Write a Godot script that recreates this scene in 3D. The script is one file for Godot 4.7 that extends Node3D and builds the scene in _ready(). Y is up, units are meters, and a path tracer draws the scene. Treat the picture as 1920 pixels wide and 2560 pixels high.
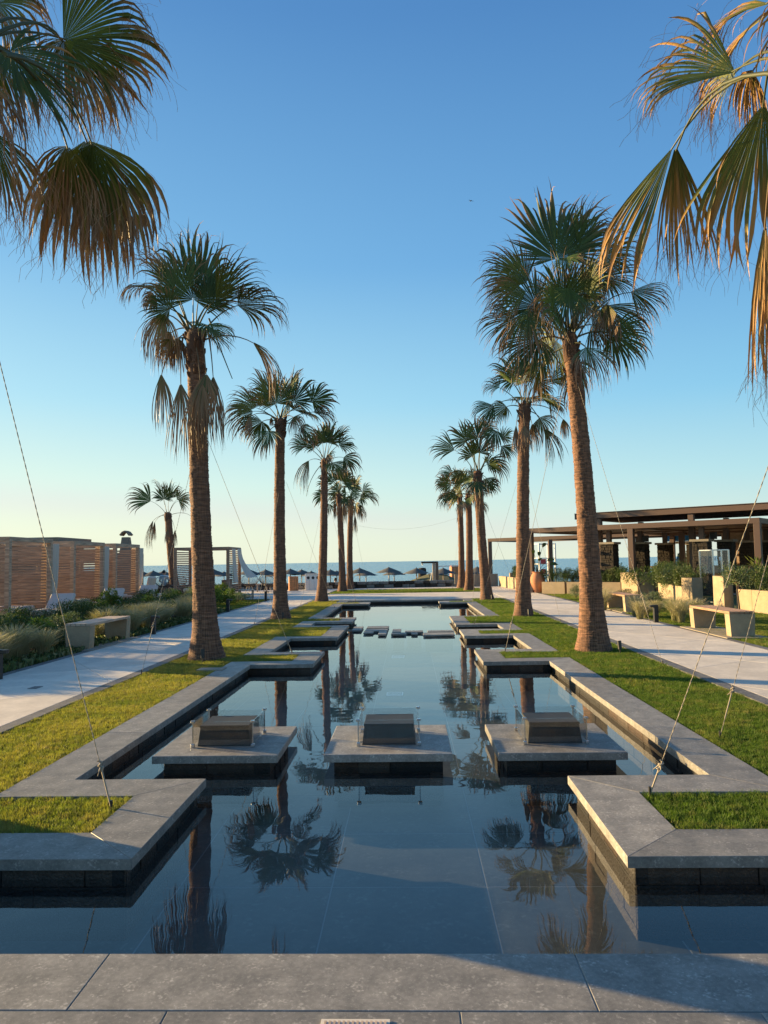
extends Node3D
# Palm-lined reflecting pool of a seaside resort, low evening sun. x right, y up, z towards the viewer; "depth" below is -z.

const F := 1850.0          # focal length in photo pixels (photo 1920 x 2560)
const EYE := 1.6
var CB := Basis.from_euler(Vector3(deg_to_rad(3.83), deg_to_rad(1.85), deg_to_rad(-1.0)))
var rng := RandomNumberGenerator.new()
var M := {}
var names := {}
const WATER := -0.13

# ---------------------------------------------------------------- pixel -> place
func ray(x: float, y: float) -> Vector3:
	return CB * Vector3((x - 960.0) / F, -(y - 1280.0) / F, -1.0)

func G(x: float, y: float, h := 0.0) -> Vector3:       # where the sight line meets the level h
	var d := ray(x, y)
	return Vector3(0, EYE, 0) + d * ((h - EYE) / d.y)

func D(x: float, y: float, depth: float) -> Vector3:    # where the sight line reaches that depth
	var d := ray(x, y)
	return Vector3(0, EYE, 0) + d * (depth / -d.z)

func P(x: float, depth: float, y := 0.0) -> Vector3:
	return Vector3(x, y, -depth)

func R(a: float, b: float) -> float:
	return rng.randf_range(a, b)

# ---------------------------------------------------------------- mesh building
class MB:
	var v := PackedVector3Array()
	var n := PackedVector3Array()
	var uv := PackedVector2Array()
	var c := PackedColorArray()
	var ix := PackedInt32Array()
	var col := Color.WHITE
	var use_c := false
	var use_uv := false

	func vert(p: Vector3, nn: Vector3, t := Vector2.ZERO) -> int:
		v.append(p); n.append(nn)
		if use_c: c.append(col)
		if use_uv: uv.append(t)
		return v.size() - 1

	func itri(i: int, j: int, k: int) -> void:
		var g := (v[k] - v[i]).cross(v[j] - v[i])
		if g.dot(n[i] + n[j] + n[k]) < 0.0:
			ix.append(i); ix.append(k); ix.append(j)
		else:
			ix.append(i); ix.append(j); ix.append(k)

	func tri(a: Vector3, b: Vector3, d: Vector3, out := Vector3.ZERO) -> void:
		var nn := (d - a).cross(b - a)
		if nn.length_squared() < 1e-20: return
		nn = nn.normalized()
		if out != Vector3.ZERO and nn.dot(out) < 0.0: nn = -nn
		var i := vert(a, nn); vert(b, nn); vert(d, nn)
		itri(i, i + 1, i + 2)

	func quad(a: Vector3, b: Vector3, d: Vector3, e: Vector3, out := Vector3.ZERO) -> void:
		var nn := (d - a).cross(b - a)
		if nn.length_squared() < 1e-20: nn = (e - a).cross(d - a)
		nn = nn.normalized()
		if out != Vector3.ZERO and nn.dot(out) < 0.0: nn = -nn
		var i := vert(a, nn, Vector2(0, 0)); vert(b, nn, Vector2(1, 0)); vert(d, nn, Vector2(1, 1)); vert(e, nn, Vector2(0, 1))
		itri(i, i + 1, i + 2); itri(i, i + 2, i + 3)

	func box(at: Vector3, s: Vector3, ch := 0.0, b := Basis()) -> void:
		var h := s * 0.5
		var pt := func(a: int, sx: int, sy: int, sz: int) -> Vector3:
			var q := Vector3(sx * (h.x - (0.0 if a == 0 else ch)), sy * (h.y - (0.0 if a == 1 else ch)), sz * (h.z - (0.0 if a == 2 else ch)))
			return at + b * q
		for s0 in [-1, 1]:
			quad(pt.call(0, s0, -1, -1), pt.call(0, s0, 1, -1), pt.call(0, s0, 1, 1), pt.call(0, s0, -1, 1), b * Vector3(s0, 0, 0))
			quad(pt.call(1, -1, s0, -1), pt.call(1, 1, s0, -1), pt.call(1, 1, s0, 1), pt.call(1, -1, s0, 1), b * Vector3(0, s0, 0))
			quad(pt.call(2, -1, -1, s0), pt.call(2, 1, -1, s0), pt.call(2, 1, 1, s0), pt.call(2, -1, 1, s0), b * Vector3(0, 0, s0))
			if ch > 0.0:
				for s1 in [-1, 1]:
					quad(pt.call(0, s0, s1, -1), pt.call(0, s0, s1, 1), pt.call(1, s0, s1, 1), pt.call(1, s0, s1, -1), b * Vector3(s0, s1, 0))
					quad(pt.call(0, s0, -1, s1), pt.call(0, s0, 1, s1), pt.call(2, s0, 1, s1), pt.call(2, s0, -1, s1), b * Vector3(s0, 0, s1))
					quad(pt.call(1, -1, s0, s1), pt.call(1, 1, s0, s1), pt.call(2, 1, s0, s1), pt.call(2, -1, s0, s1), b * Vector3(0, s0, s1))
					for s2 in [-1, 1]:
						tri(pt.call(0, s0, s1, s2), pt.call(1, s0, s1, s2), pt.call(2, s0, s1, s2), b * Vector3(s0, s1, s2))

	func bar(a: Vector3, b: Vector3, w: float, d: float, ch := 0.0, up := Vector3.UP) -> void:   # square bar from a to b
		var z := (b - a).normalized()
		var x := up.cross(z)
		if x.length() < 0.01: x = Vector3.RIGHT.cross(z)
		x = x.normalized()
		box((a + b) * 0.5, Vector3(w, d, a.distance_to(b)), ch, Basis(x, z.cross(x), z))

	func prism(poly: PackedVector2Array, y0: float, y1: float, bev := 0.004) -> void:   # poly of (x, depth), convex
		var mid := Vector2.ZERO
		for p in poly: mid += p
		mid /= poly.size()
		var k := poly.size()
		var top := PackedVector3Array()
		for j in k:
			var p: Vector2 = poly[j]
			var e0: Vector2 = (poly[(j + k - 1) % k] - p).normalized()
			var e1: Vector2 = (poly[(j + 1) % k] - p).normalized()
			var q := p + (e0 + e1) * bev
			top.append(Vector3(q.x, y1, -q.y))
		for j in k:
			var a: Vector2 = poly[j]
			var b: Vector2 = poly[(j + 1) % k]
			var o2 := (a + b) * 0.5 - mid
			var o := Vector3(o2.x, 0, -o2.y)
			quad(Vector3(a.x, y0, -a.y), Vector3(b.x, y0, -b.y), Vector3(b.x, y1 - bev, -b.y), Vector3(a.x, y1 - bev, -a.y), o)
			quad(Vector3(a.x, y1 - bev, -a.y), Vector3(b.x, y1 - bev, -b.y), top[(j + 1) % k], top[j], o.normalized() + Vector3.UP)
		for j in range(1, k - 1):
			tri(top[0], top[j], top[j + 1], Vector3.UP)
			tri(Vector3(poly[0].x, y0, -poly[0].y), Vector3(poly[j].x, y0, -poly[j].y), Vector3(poly[j + 1].x, y0, -poly[j + 1].y), Vector3.DOWN)

	func tube(pts: PackedVector3Array, rad: PackedFloat32Array, sides := 6, caps := true) -> void:
		var ref := Vector3.UP if absf((pts[-1] - pts[0]).normalized().y) < 0.9 else Vector3.RIGHT
		var start := v.size()
		for i in pts.size():
			var t := (pts[mini(i + 1, pts.size() - 1)] - pts[maxi(i - 1, 0)]).normalized()
			var x := ref.cross(t).normalized()
			var y := t.cross(x)
			for s in sides:
				var a := TAU * s / sides
				var o := x * cos(a) + y * sin(a)
				vert(pts[i] + o * rad[i], o, Vector2(float(s) / sides, float(i)))
		for i in pts.size() - 1:
			for s in sides:
				var a0 := start + i * sides + s
				var b0 := start + i * sides + (s + 1) % sides
				itri(a0, b0, b0 + sides); itri(a0, b0 + sides, a0 + sides)
		if caps:
			for e in [0, pts.size() - 1]:
				var o: Vector3 = (pts[e] - pts[1 if e == 0 else e - 1]).normalized()
				for s in range(1, sides - 1):
					tri(v[start + e * sides], v[start + e * sides + s], v[start + e * sides + s + 1], o)

	func lathe(at: Vector3, prof: Array, sides := 24) -> void:     # prof: [radius, height]
		var start := v.size()
		for i in prof.size():
			var p0: Array = prof[maxi(i - 1, 0)]
			var p1: Array = prof[mini(i + 1, prof.size() - 1)]
			var t := Vector2(p1[0] - p0[0], p1[1] - p0[1]).normalized()
			for s in sides:
				var a := TAU * s / sides
				var o := Vector3(cos(a), 0, sin(a))
				vert(at + o * prof[i][0] + Vector3.UP * prof[i][1], (o * t.y - Vector3.UP * t.x).normalized(), Vector2(float(s) / sides, prof[i][1]))
		for i in prof.size() - 1:
			for s in sides:
				var a0 := start + i * sides + s
				var b0 := start + i * sides + (s + 1) % sides
				itri(a0, b0, b0 + sides); itri(a0, b0 + sides, a0 + sides)

	func mesh() -> ArrayMesh:
		var a := []
		a.resize(Mesh.ARRAY_MAX)
		a[Mesh.ARRAY_VERTEX] = v
		a[Mesh.ARRAY_NORMAL] = n
		if use_uv: a[Mesh.ARRAY_TEX_UV] = uv
		if use_c: a[Mesh.ARRAY_COLOR] = c
		a[Mesh.ARRAY_INDEX] = ix
		var m := ArrayMesh.new()
		m.add_surface_from_arrays(Mesh.PRIMITIVE_TRIANGLES, a)
		return m

# ---------------------------------------------------------------- scene tree
func numbered(called: String) -> String:
	var k: int = names.get(called, 0)
	names[called] = k + 1
	return called if k == 0 else "%s_%03d" % [called, k]

func tag(o: Node, label: String, category: String, group := "") -> Node:
	o.set_meta("label", label); o.set_meta("category", category)
	if group: o.set_meta("group", group)
	return o

func thing(called: String, label: String, category: String, at := Vector3.ZERO, turn := 0.0, group := "") -> Node3D:
	var o := Node3D.new()
	o.name = numbered(called)
	add_child(o)
	o.position = at; o.rotation.y = turn
	tag(o, label, category, group)
	return o

func put(mb: Variant, called: String, mat: Material, parent: Node = self, at := Vector3.ZERO, b := Basis()) -> MeshInstance3D:
	var o := MeshInstance3D.new()
	o.name = numbered(called) if parent == self else called
	o.mesh = mb.mesh() if mb is MB else mb
	o.material_override = null
	o.set_surface_override_material(0, mat)
	o.transform = Transform3D(b, at)
	parent.add_child(o, true)
	return o

func structure(o: Node) -> Node:
	o.set_meta("kind", "structure")
	return o

func stuff(o: Node) -> Node:
	o.set_meta("kind", "stuff")
	return o

func copy(o: Node3D, at: Vector3, turn := 0.0, label := "", size := 1.0) -> Node3D:
	var base := String(o.name).rstrip("0123456789").trim_suffix("_")
	var r: Node3D = o.duplicate()
	r.name = numbered(base)
	add_child(r)
	r.transform = Transform3D(Basis(Vector3.UP, turn).scaled(Vector3.ONE * size), at)
	if label: r.set_meta("label", label)
	return r

# ---------------------------------------------------------------- textures and materials
func noise_bytes(size: int, freq: float, sd: int, oct := 3, type := FastNoiseLite.TYPE_SIMPLEX_SMOOTH, fr := FastNoiseLite.FRACTAL_FBM) -> PackedByteArray:
	var f := FastNoiseLite.new()
	f.noise_type = type; f.seed = sd; f.frequency = freq; f.fractal_type = fr; f.fractal_octaves = oct
	var im := f.get_seamless_image(size, size)
	im.convert(Image.FORMAT_L8)
	return im.get_data()

func tex_of(size: int, fn: Callable) -> ImageTexture:
	var data := PackedByteArray()
	data.resize(size * size * 3)
	for i in size * size:
		var q: Color = fn.call(i)
		data[i * 3] = clampi(int(q.r * 255.0), 0, 255)
		data[i * 3 + 1] = clampi(int(q.g * 255.0), 0, 255)
		data[i * 3 + 2] = clampi(int(q.b * 255.0), 0, 255)
	return ImageTexture.create_from_image(Image.create_from_data(size, size, false, Image.FORMAT_RGB8, data))

func normal_tex(bytes: PackedByteArray, size: int, strength: float) -> ImageTexture:
	var im := Image.create_from_data(size, size, false, Image.FORMAT_L8, bytes)
	im.convert(Image.FORMAT_RGBA8)
	im.bump_map_to_normal_map(strength)
	return ImageTexture.create_from_image(im)

func lin(r: float, g: float, b: float) -> Color:      # linear base colour -> albedo_color
	return Color(r, g, b).linear_to_srgb()

func mat(called: String, col: Color, rough := 0.8, metal := 0.0, spec := 0.5) -> StandardMaterial3D:
	var m := StandardMaterial3D.new()
	m.resource_name = called
	m.albedo_color = col
	m.roughness = rough; m.metallic = metal; m.metallic_specular = spec
	M[called] = m
	return m

func tri_map(m: StandardMaterial3D, scale: float, albedo: Texture2D = null, normal: Texture2D = null, ns := 1.0) -> StandardMaterial3D:
	m.uv1_triplanar = true
	m.uv1_world_triplanar = true
	m.uv1_scale = Vector3.ONE * scale
	m.albedo_texture = albedo
	if normal:
		m.normal_enabled = true; m.normal_texture = normal; m.normal_scale = ns
	return m

func make_materials() -> void:
	var S := 512
	var a := noise_bytes(S, 0.008, 1, 4)
	var b := noise_bytes(S, 0.05, 2, 3)
	var g := noise_bytes(S, 0.35, 3, 2)
	var v := noise_bytes(S, 0.018, 4, 4, FastNoiseLite.TYPE_SIMPLEX_SMOOTH)
	var w := noise_bytes(S, 0.09, 5, 2)
	# honed grey limestone with pale flecks and veins
	var stone_t := tex_of(S, func(i: int) -> Color:
		var t := 0.495 + 0.13 * (a[i] / 255.0 - 0.5) + 0.10 * (b[i] / 255.0 - 0.5) + 0.07 * (g[i] / 255.0 - 0.5)
		var vein := maxf(0.0, 1.0 - absf(v[i] - 128.0) / 2.2) * clampf((b[i] - 110.0) / 60.0, 0.0, 1.0)
		var patch := clampf((v[i] - 176.0) / 12.0, 0.0, 1.0) * clampf((w[i] - 120.0) / 30.0, 0.0, 1.0)
		var fleck := clampf((w[i] - 172.0) / 20.0, 0.0, 1.0) * clampf((g[i] - 105.0) / 60.0, 0.0, 1.0)
		t += 0.14 * vein + 0.10 * fleck + 0.10 * patch
		return Color(t * 1.02, t * 0.988, t * 0.935))
	var fine_n := normal_tex(g, S, 3.0)
	for k in 4:
		var tone: float = [1.0, 0.93, 1.07, 0.97][k]
		var m := mat("limestone_%d" % k, Color(tone, tone, tone * 0.995), 0.55)
		tri_map(m, 1.15, stone_t, fine_n, 0.18)
		m.uv1_offset = Vector3(0.37 * k, 0.61 * k, 0.23 * k)
	# pale concrete paving
	var conc_t := tex_of(S, func(i: int) -> Color:
		var t := 0.79 + 0.10 * (a[i] / 255.0 - 0.5) + 0.06 * (b[i] / 255.0 - 0.5) + 0.05 * (g[i] / 255.0 - 0.5)
		return Color(t * 1.04, t * 0.985, t * 0.905))
	for k in 3:
		var m := mat("paving_%d" % k, Color.WHITE * [1.0, 0.97, 1.03][k], 0.75)
		tri_map(m, 0.4, conc_t, fine_n, 0.25)
		m.uv1_offset = Vector3(0.3 * k, 0, 0.2 * k)
	tri_map(mat("border", Color(0.78, 0.78, 0.79), 0.7), 0.6, stone_t, fine_n, 0.3)
	# pool stone blocks (split face)
	var rough_n := normal_tex(b, S, 9.0)
	for k in 4:
		tri_map(mat("block_%d" % k, [Color(0.56, 0.50, 0.46), Color(0.38, 0.36, 0.35), Color(0.50, 0.40, 0.34), Color(0.30, 0.30, 0.31)][k], 0.7), 1.6, stone_t, rough_n, 0.9)
	tri_map(mat("mortar", Color(0.16, 0.15, 0.14), 0.9), 1.0, stone_t)
	for k in 3:
		tri_map(mat("pool_tile_%d" % k, [Color(0.47, 0.52, 0.52), Color(0.45, 0.50, 0.50), Color(0.49, 0.54, 0.535)][k], 0.6), 0.5, stone_t)
		M["pool_tile_%d" % k].uv1_offset = Vector3(0.41 * k, 0, 0.17 * k)
	# soil and lawn underlay
	var soil_t := tex_of(256, func(i: int) -> Color:
		var q := (i / 256) * 2 * S + (i % 256) * 2
		var t := 0.30 + 0.25 * (b[q] / 255.0 - 0.5) + 0.3 * (g[q] / 255.0 - 0.5)
		return Color(t * 0.85, t, t * 0.5))
	tri_map(mat("lawn_soil", Color(1.0, 1.0, 0.85), 0.95), 1.2, soil_t, rough_n, 0.5)
	tri_map(mat("bed_soil", Color(0.95, 0.72, 0.7), 0.95), 0.9, soil_t, rough_n, 0.8)
	tri_map(mat("beach", Color(1.25, 1.05, 1.1), 0.95), 0.25, soil_t, rough_n, 0.8)
	# palm bark
	var st := noise_bytes(S, 0.06, 11, 3)
	var bark_t := tex_of(256, func(i: int) -> Color:
		var x := i % 256
		var y := i / 256
		var fib: float = st[(y / 8) * S + x * 2] / 255.0           # fibres run up the trunk
		var band: float = b[(y * 2) * S + (x / 16)] / 255.0           # leaf scars run round it
		var t := 0.40 + 0.32 * (fib - 0.5) + 0.26 * (band - 0.5) + 0.10 * (g[(y * S + x) * 2] / 255.0 - 0.5)
		return Color(t * 1.14, t * 0.875, t * 0.70))
	var bark := mat("bark", Color(0.98, 0.93, 0.90), 0.9)
	bark.albedo_texture = bark_t
	bark.normal_enabled = true
	bark.normal_texture = normal_tex(st, S, 6.0)
	bark.normal_scale = 0.7
	tri_map(mat("leaf_base", Color(0.95, 0.72, 0.58), 0.9), 3.0, soil_t, rough_n, 0.6)
	M["leaf_base"].albedo_color = lin(0.10, 0.05, 0.03)
	M["leaf_base"].albedo_texture = null
	# foliage: colours come from the vertices
	for e in [["frond", 0.55, 0.16], ["leaf", 0.5, 0.3], ["straw", 0.7, 0.35], ["grass", 0.6, 0.5]]:
		var m := mat(e[0], Color.WHITE, e[1])
		m.vertex_color_use_as_albedo = true
		m.backlight_enabled = true
		m.metallic_specular = 0.35
		m.backlight = Color(e[2] * 1.8, e[2] * 1.9, e[2])
	mat("petiole", lin(0.06, 0.066, 0.022), 0.6)
	mat("petiole_dry", lin(0.13, 0.085, 0.045), 0.7)
	mat("rope", lin(0.34, 0.29, 0.22), 0.9)
	mat("twig", lin(0.10, 0.065, 0.04), 0.9)
	# wood
	var wn := noise_bytes(S, 0.03, 21, 4)
	var wood_t := tex_of(256, func(i: int) -> Color:
		var x := i % 256
		var y := i / 256
		var t: float = 0.80 + 0.34 * (wn[(y * 2) * S + x / 6] / 255.0 - 0.5) + 0.1 * (g[y * S + x] / 255.0 - 0.5)
		return Color(t, t, t))
	for e in [["timber_red", lin(0.42, 0.275, 0.18)], ["timber_frame", lin(0.43, 0.31, 0.215)], ["timber_grey", lin(0.46, 0.35, 0.26)], ["timber_dark", lin(0.17, 0.105, 0.075)], ["timber_bench", lin(0.34, 0.20, 0.115)], ["timber_gazebo", lin(0.27, 0.175, 0.12)], ["timber_bin", lin(0.55, 0.24, 0.10)]]:
		tri_map(mat(e[0], e[1] * 1.25, 0.65), 1.1, wood_t)
	mat("steel_brown", lin(0.12, 0.074, 0.054), 0.45, 0.0, 0.5)
	mat("louvre", lin(0.12, 0.074, 0.054), 0.6)
	tri_map(mat("concrete", Color(0.77, 0.72, 0.64), 0.85), 0.7, conc_t, fine_n, 0.3)
	tri_map(mat("concrete_grey", Color(0.70, 0.69, 0.67), 0.85), 0.7, conc_t, fine_n, 0.3)
	tri_map(mat("plaster", Color(0.62, 0.60, 0.58), 0.9), 0.4, conc_t)
	mat("black_metal", lin(0.015, 0.015, 0.016), 0.45)
	mat("steel", lin(0.55, 0.56, 0.57), 0.25, 1.0)
	mat("white_paint", lin(0.72, 0.72, 0.70), 0.5)
	mat("red_plastic", lin(0.55, 0.05, 0.05), 0.5)
	mat("blue_plastic", lin(0.02, 0.20, 0.62), 0.35)
	mat("cloth", lin(0.60, 0.55, 0.48), 0.95)
	mat("cushion", lin(0.62, 0.52, 0.44), 0.95)
	mat("terracotta", lin(0.52, 0.21, 0.10), 0.8)
	tri_map(mat("lava_stone", Color(0.50, 0.46, 0.42), 0.95), 1.5, stone_t, rough_n, 1.2)
	mat("thatch", lin(0.10, 0.095, 0.085), 0.95)
	mat("wicker", lin(0.06, 0.045, 0.04), 0.7)
	tri_map(mat("fire_stone", Color(0.33, 0.35, 0.37), 0.6), 1.3, stone_t)
	mat("pool_grout", lin(0.16, 0.17, 0.165), 0.8)
	mat("joint", lin(0.30, 0.29, 0.27), 0.9)
	mat("skin", lin(0.45, 0.26, 0.18), 0.6)
	mat("hair", lin(0.02, 0.018, 0.016), 0.6)
	mat("shirt", lin(0.66, 0.68, 0.68), 0.9)
	mat("lens_plate", lin(0.62, 0.66, 0.66), 0.4)
	var gl := mat("clear_glass", Color(0.06, 0.11, 0.10, 0.05), 0.01)
	gl.transparency = BaseMaterial3D.TRANSPARENCY_ALPHA
	var gd := mat("tinted_glass", Color(0.12, 0.16, 0.15, 0.35), 0.03)
	gd.transparency = BaseMaterial3D.TRANSPARENCY_ALPHA
	var gg := mat("gate_glass", Color(0.03, 0.05, 0.045, 0.08), 0.01)
	gg.transparency = BaseMaterial3D.TRANSPARENCY_ALPHA
	var wt := mat("water", Color(0.03, 0.07, 0.08, 0.06), 0.015, 0.0, 0.48)
	wt.transparency = BaseMaterial3D.TRANSPARENCY_ALPHA
	var rp := noise_bytes(S, 0.012, 31, 2)
	tri_map(wt, 0.45, null, normal_tex(rp, S, 6.0), 0.02)
	var sw := noise_bytes(S, 0.02, 32, 4)
	tri_map(mat("sea", lin(0.05, 0.21, 0.33), 0.18, 0.0, 0.32), 0.06, null, normal_tex(sw, S, 14.0), 0.8)

# ---------------------------------------------------------------- sky
func make_sky(sun: Vector3) -> PanoramaSkyMaterial:
	# clear evening air: blue above, pale and warm at the horizon, brighter on the sun's side
	var w := 512
	var h := 256
	var im := Image.create(w, h, false, Image.FORMAT_RGBF)
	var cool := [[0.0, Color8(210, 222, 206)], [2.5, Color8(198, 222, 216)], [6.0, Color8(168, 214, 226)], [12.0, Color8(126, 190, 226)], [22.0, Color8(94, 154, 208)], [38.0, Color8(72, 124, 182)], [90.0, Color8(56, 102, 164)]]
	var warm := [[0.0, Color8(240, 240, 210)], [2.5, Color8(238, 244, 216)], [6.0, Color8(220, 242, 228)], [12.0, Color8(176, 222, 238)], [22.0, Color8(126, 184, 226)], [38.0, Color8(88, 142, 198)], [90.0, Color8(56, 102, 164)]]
	var at := func(tab: Array, e: float) -> Color:
		for i in tab.size() - 1:
			if e <= tab[i + 1][0]:
				var t: float = (e - tab[i][0]) / (tab[i + 1][0] - tab[i][0])
				return (tab[i][1] as Color).srgb_to_linear().lerp((tab[i + 1][1] as Color).srgb_to_linear(), t)
		return (tab[-1][1] as Color).srgb_to_linear()
	var flat := Vector3(sun.x, 0, sun.z).normalized()
	for y in h:
		var el := 90.0 - (y + 0.5) / h * 180.0
		var c0: Color = at.call(cool, maxf(el, 0.0))
		var c1: Color = at.call(warm, maxf(el, 0.0))
		for x in w:
			var az := (x + 0.5) / w * TAU          # u = 0 looks along -z
			var d := Vector3(sin(az), 0, -cos(az))
			var away := rad_to_deg(acos(clampf(d.dot(flat), -1, 1)))
			var k := smoothstep(118.0, 22.0, away)
			var col := c0.lerp(c1, k)
			var ang := rad_to_deg(acos(clampf((Vector3(sin(az), 0, -cos(az)) * cos(deg_to_rad(el)) + Vector3.UP * sin(deg_to_rad(el))).dot(sun), -1, 1)))
			var glow := 1.6 * exp(-pow(ang / 17.0, 2.0)) + 3.5 * exp(-pow(ang / 6.0, 2.0))       # the bright air round the sun
			im.set_pixel(x, y, col + Color(1.0, 0.86, 0.62) * glow)
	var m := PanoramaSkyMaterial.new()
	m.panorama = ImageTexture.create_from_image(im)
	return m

# ---------------------------------------------------------------- palms
const GREEN := [Color(0.05, 0.085, 0.022), Color(0.062, 0.10, 0.026), Color(0.04, 0.072, 0.024), Color(0.085, 0.105, 0.024)]
const TAN := Color(0.235, 0.155, 0.095)
const RUST := Color(0.19, 0.095, 0.05)

func blade(hub: Vector3, axis: Vector3, side: Vector3, L: float, spread: float, droop: float, dead: float, segs: int, threads: bool, gold: float) -> MB:
	# a fan leaf: pleated segments joined for the inner part, free, tapering and hanging at the ends
	var mb := MB.new()
	mb.use_c = true
	var ts := [0.02, 0.25, 0.45, 0.6, 0.72, 0.82, 0.91, 1.0]
	var step := 2.0 * spread / segs
	var green: Color = GREEN[rng.randi() % GREEN.size()].lerp(Color(0.17, 0.17, 0.03), gold * 0.45)
	var nrm := axis.cross(side).normalized()
	if nrm.y < 0.0: nrm = -nrm
	for i in segs:
		var th := -spread + step * (i + 0.5)
		var l := L * (0.46 + 0.54 * cos(th * 0.8)) * R(0.86, 1.06)
		th += step * (R(-0.12, 0.12) if threads else R(-0.26, 0.26))
		var dir := (axis * cos(th) + side * sin(th) + nrm * (0.18 * absf(sin(th)))).normalized()
		var across := (-axis * sin(th) + side * cos(th)).normalized()
		var p := hub
		var prev := 0.0
		var fused := (R(0.66, 0.8) if threads else R(0.46, 0.6)) * (1.0 - 0.45 * dead)
		var tipc := TAN.lerp(RUST, R(0.0, 0.7)).lerp(Color(0.46, 0.24, 0.05), gold * R(0.3, 1.0))
		var burn := R(0.62, 0.95) * (1.0 - dead) + dead * R(-0.3, 0.4)
		var tone := R(0.8, 1.2)
		var sway := Vector3(R(-1, 1), R(-0.4, 0.4), R(-1, 1)) * (0.26 + 0.1 * dead)
		var last := -1
		var fold := R(0.22, 0.34)
		var pull := (droop + 0.9 * dead) * R(0.7, 1.3)
		var limp := R(2.5, 8.0) if rng.randf() < 0.5 else R(0.0, 2.0)           # how far the free end has gone slack
		if rng.randf() < 0.14: l *= R(0.55, 0.85)          # snapped off
		var twist := R(-0.9, 0.9)
		for k in ts.size():
			var t: float = ts[k]
			var ds := (t - prev) * l
			prev = t
			var g := pull * (maxf(t - (0.4 - 0.3 * dead), 0.0) * 1.9 + 0.03) + limp * maxf(t - 0.7, 0.0)
			dir = (dir + Vector3.DOWN * g * 0.55 + sway * maxf(t - 0.4, 0.0)).normalized()
			p += dir * ds
			var wid := 2.0 * tan(step * 0.5) * t * l * 0.5
			var wf := 2.0 * tan(step * 0.5) * fused * l * 0.5
			if t > fused: wid = wf * (1.0 - pow((t - fused) / (1.0 - fused), 1.5)) * 0.96 + 0.0006
			if dead > 0.5 and t < 0.9: wid = maxf(wid, 0.0075)
			if t > fused: across = across.rotated(dir, twist * 0.5)
			across = (across - dir * across.dot(dir)).normalized()
			var up := dir.cross(across).normalized()
			if up.dot(nrm) < 0.0: up = -up
			mb.col = (green * tone).lerp(tipc * tone, smoothstep(burn - 0.18, burn + 0.12, t))
			mb.col.a = 1.0
			var a := mb.vert(p - across * wid - up * wid * fold, (up - across * fold * 2.0).normalized())
			mb.vert(p + up * wid * fold, up)
			mb.vert(p + across * wid - up * wid * fold, (up + across * fold * 2.0).normalized())
			if last >= 0:
				mb.itri(last, last + 1, a + 1); mb.itri(last, a + 1, a)
				mb.itri(last + 1, last + 2, a + 2); mb.itri(last + 1, a + 2, a + 1)
			last = a
			if threads and k >= 3 and k <= 6 and rng.randf() < 0.75:      # loose fibres hanging off the edges
				var q := p + across * wid
				var dd := (dir * 0.6 + Vector3(R(-1, 1), R(-1, 0.1), R(-1, 1)) * 0.8).normalized()
				mb.col = TAN * R(0.8, 1.5)
				for j in 5:
					var q2 := q + dd * R(0.03, 0.09)
					var o := dd.cross(Vector3(0.3, 0.2, 1)).normalized() * 0.0016
					mb.quad(q - o, q + o, q2 + o * 0.7, q2 - o * 0.7)
					q = q2
					dd = (dd + Vector3.DOWN * 0.35 + Vector3(R(-1, 1), R(-1, 1), R(-1, 1)) * 0.45).normalized()
	return mb

func curve3(a: Vector3, b: Vector3, c: Vector3, k: int) -> PackedVector3Array:
	var o := PackedVector3Array()
	for i in k + 1:
		var t := float(i) / k
		o.append(a.lerp(b, t).lerp(b.lerp(c, t), t))
	return o

func frond(palm: Node3D, root: Vector3, hub: Vector3, axis: Vector3, face: float, L: float, spread: float, droop: float, dead: float, segs: int, threads: bool, thick := 1.0) -> void:
	var view := (hub - Vector3(0, EYE, 0)).normalized()
	var side := axis.cross(view)
	if side.length() < 0.05: side = axis.cross(Vector3.UP)
	side = side.normalized().rotated(axis, face)
	if L > 0.02:
		var b := blade(hub, axis, side, L, spread, droop, dead, segs, threads, palm.get_meta("yellowness", 0.0))
		var o := put(b, "frond", M.frond, palm)
		o.position = -palm.position
		petiole(o, root, hub, axis, dead, thick)
	else:
		petiole(palm, root, hub, axis, dead, thick, palm.position)

func petiole(parent: Node3D, root: Vector3, hub: Vector3, axis: Vector3, dead: float, thick: float, off := Vector3.ZERO) -> void:
	var d := root.distance_to(hub)
	var mid := root.lerp(hub, 0.5) + Vector3.UP * d * 0.16 + (hub - axis * d * 0.5 - root.lerp(hub, 0.5)) * 0.3
	var pts := curve3(root, mid, hub + axis * 0.03, 7)
	var rad := PackedFloat32Array()
	for i in pts.size(): rad.append(lerpf(0.022, 0.009, float(i) / (pts.size() - 1)) * thick)
	var mb := MB.new()
	mb.tube(pts, rad, 5)
	var s := put(mb, "petiole", M.petiole_dry if dead > 0.6 else M.petiole, parent)
	s.position = -off

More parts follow.
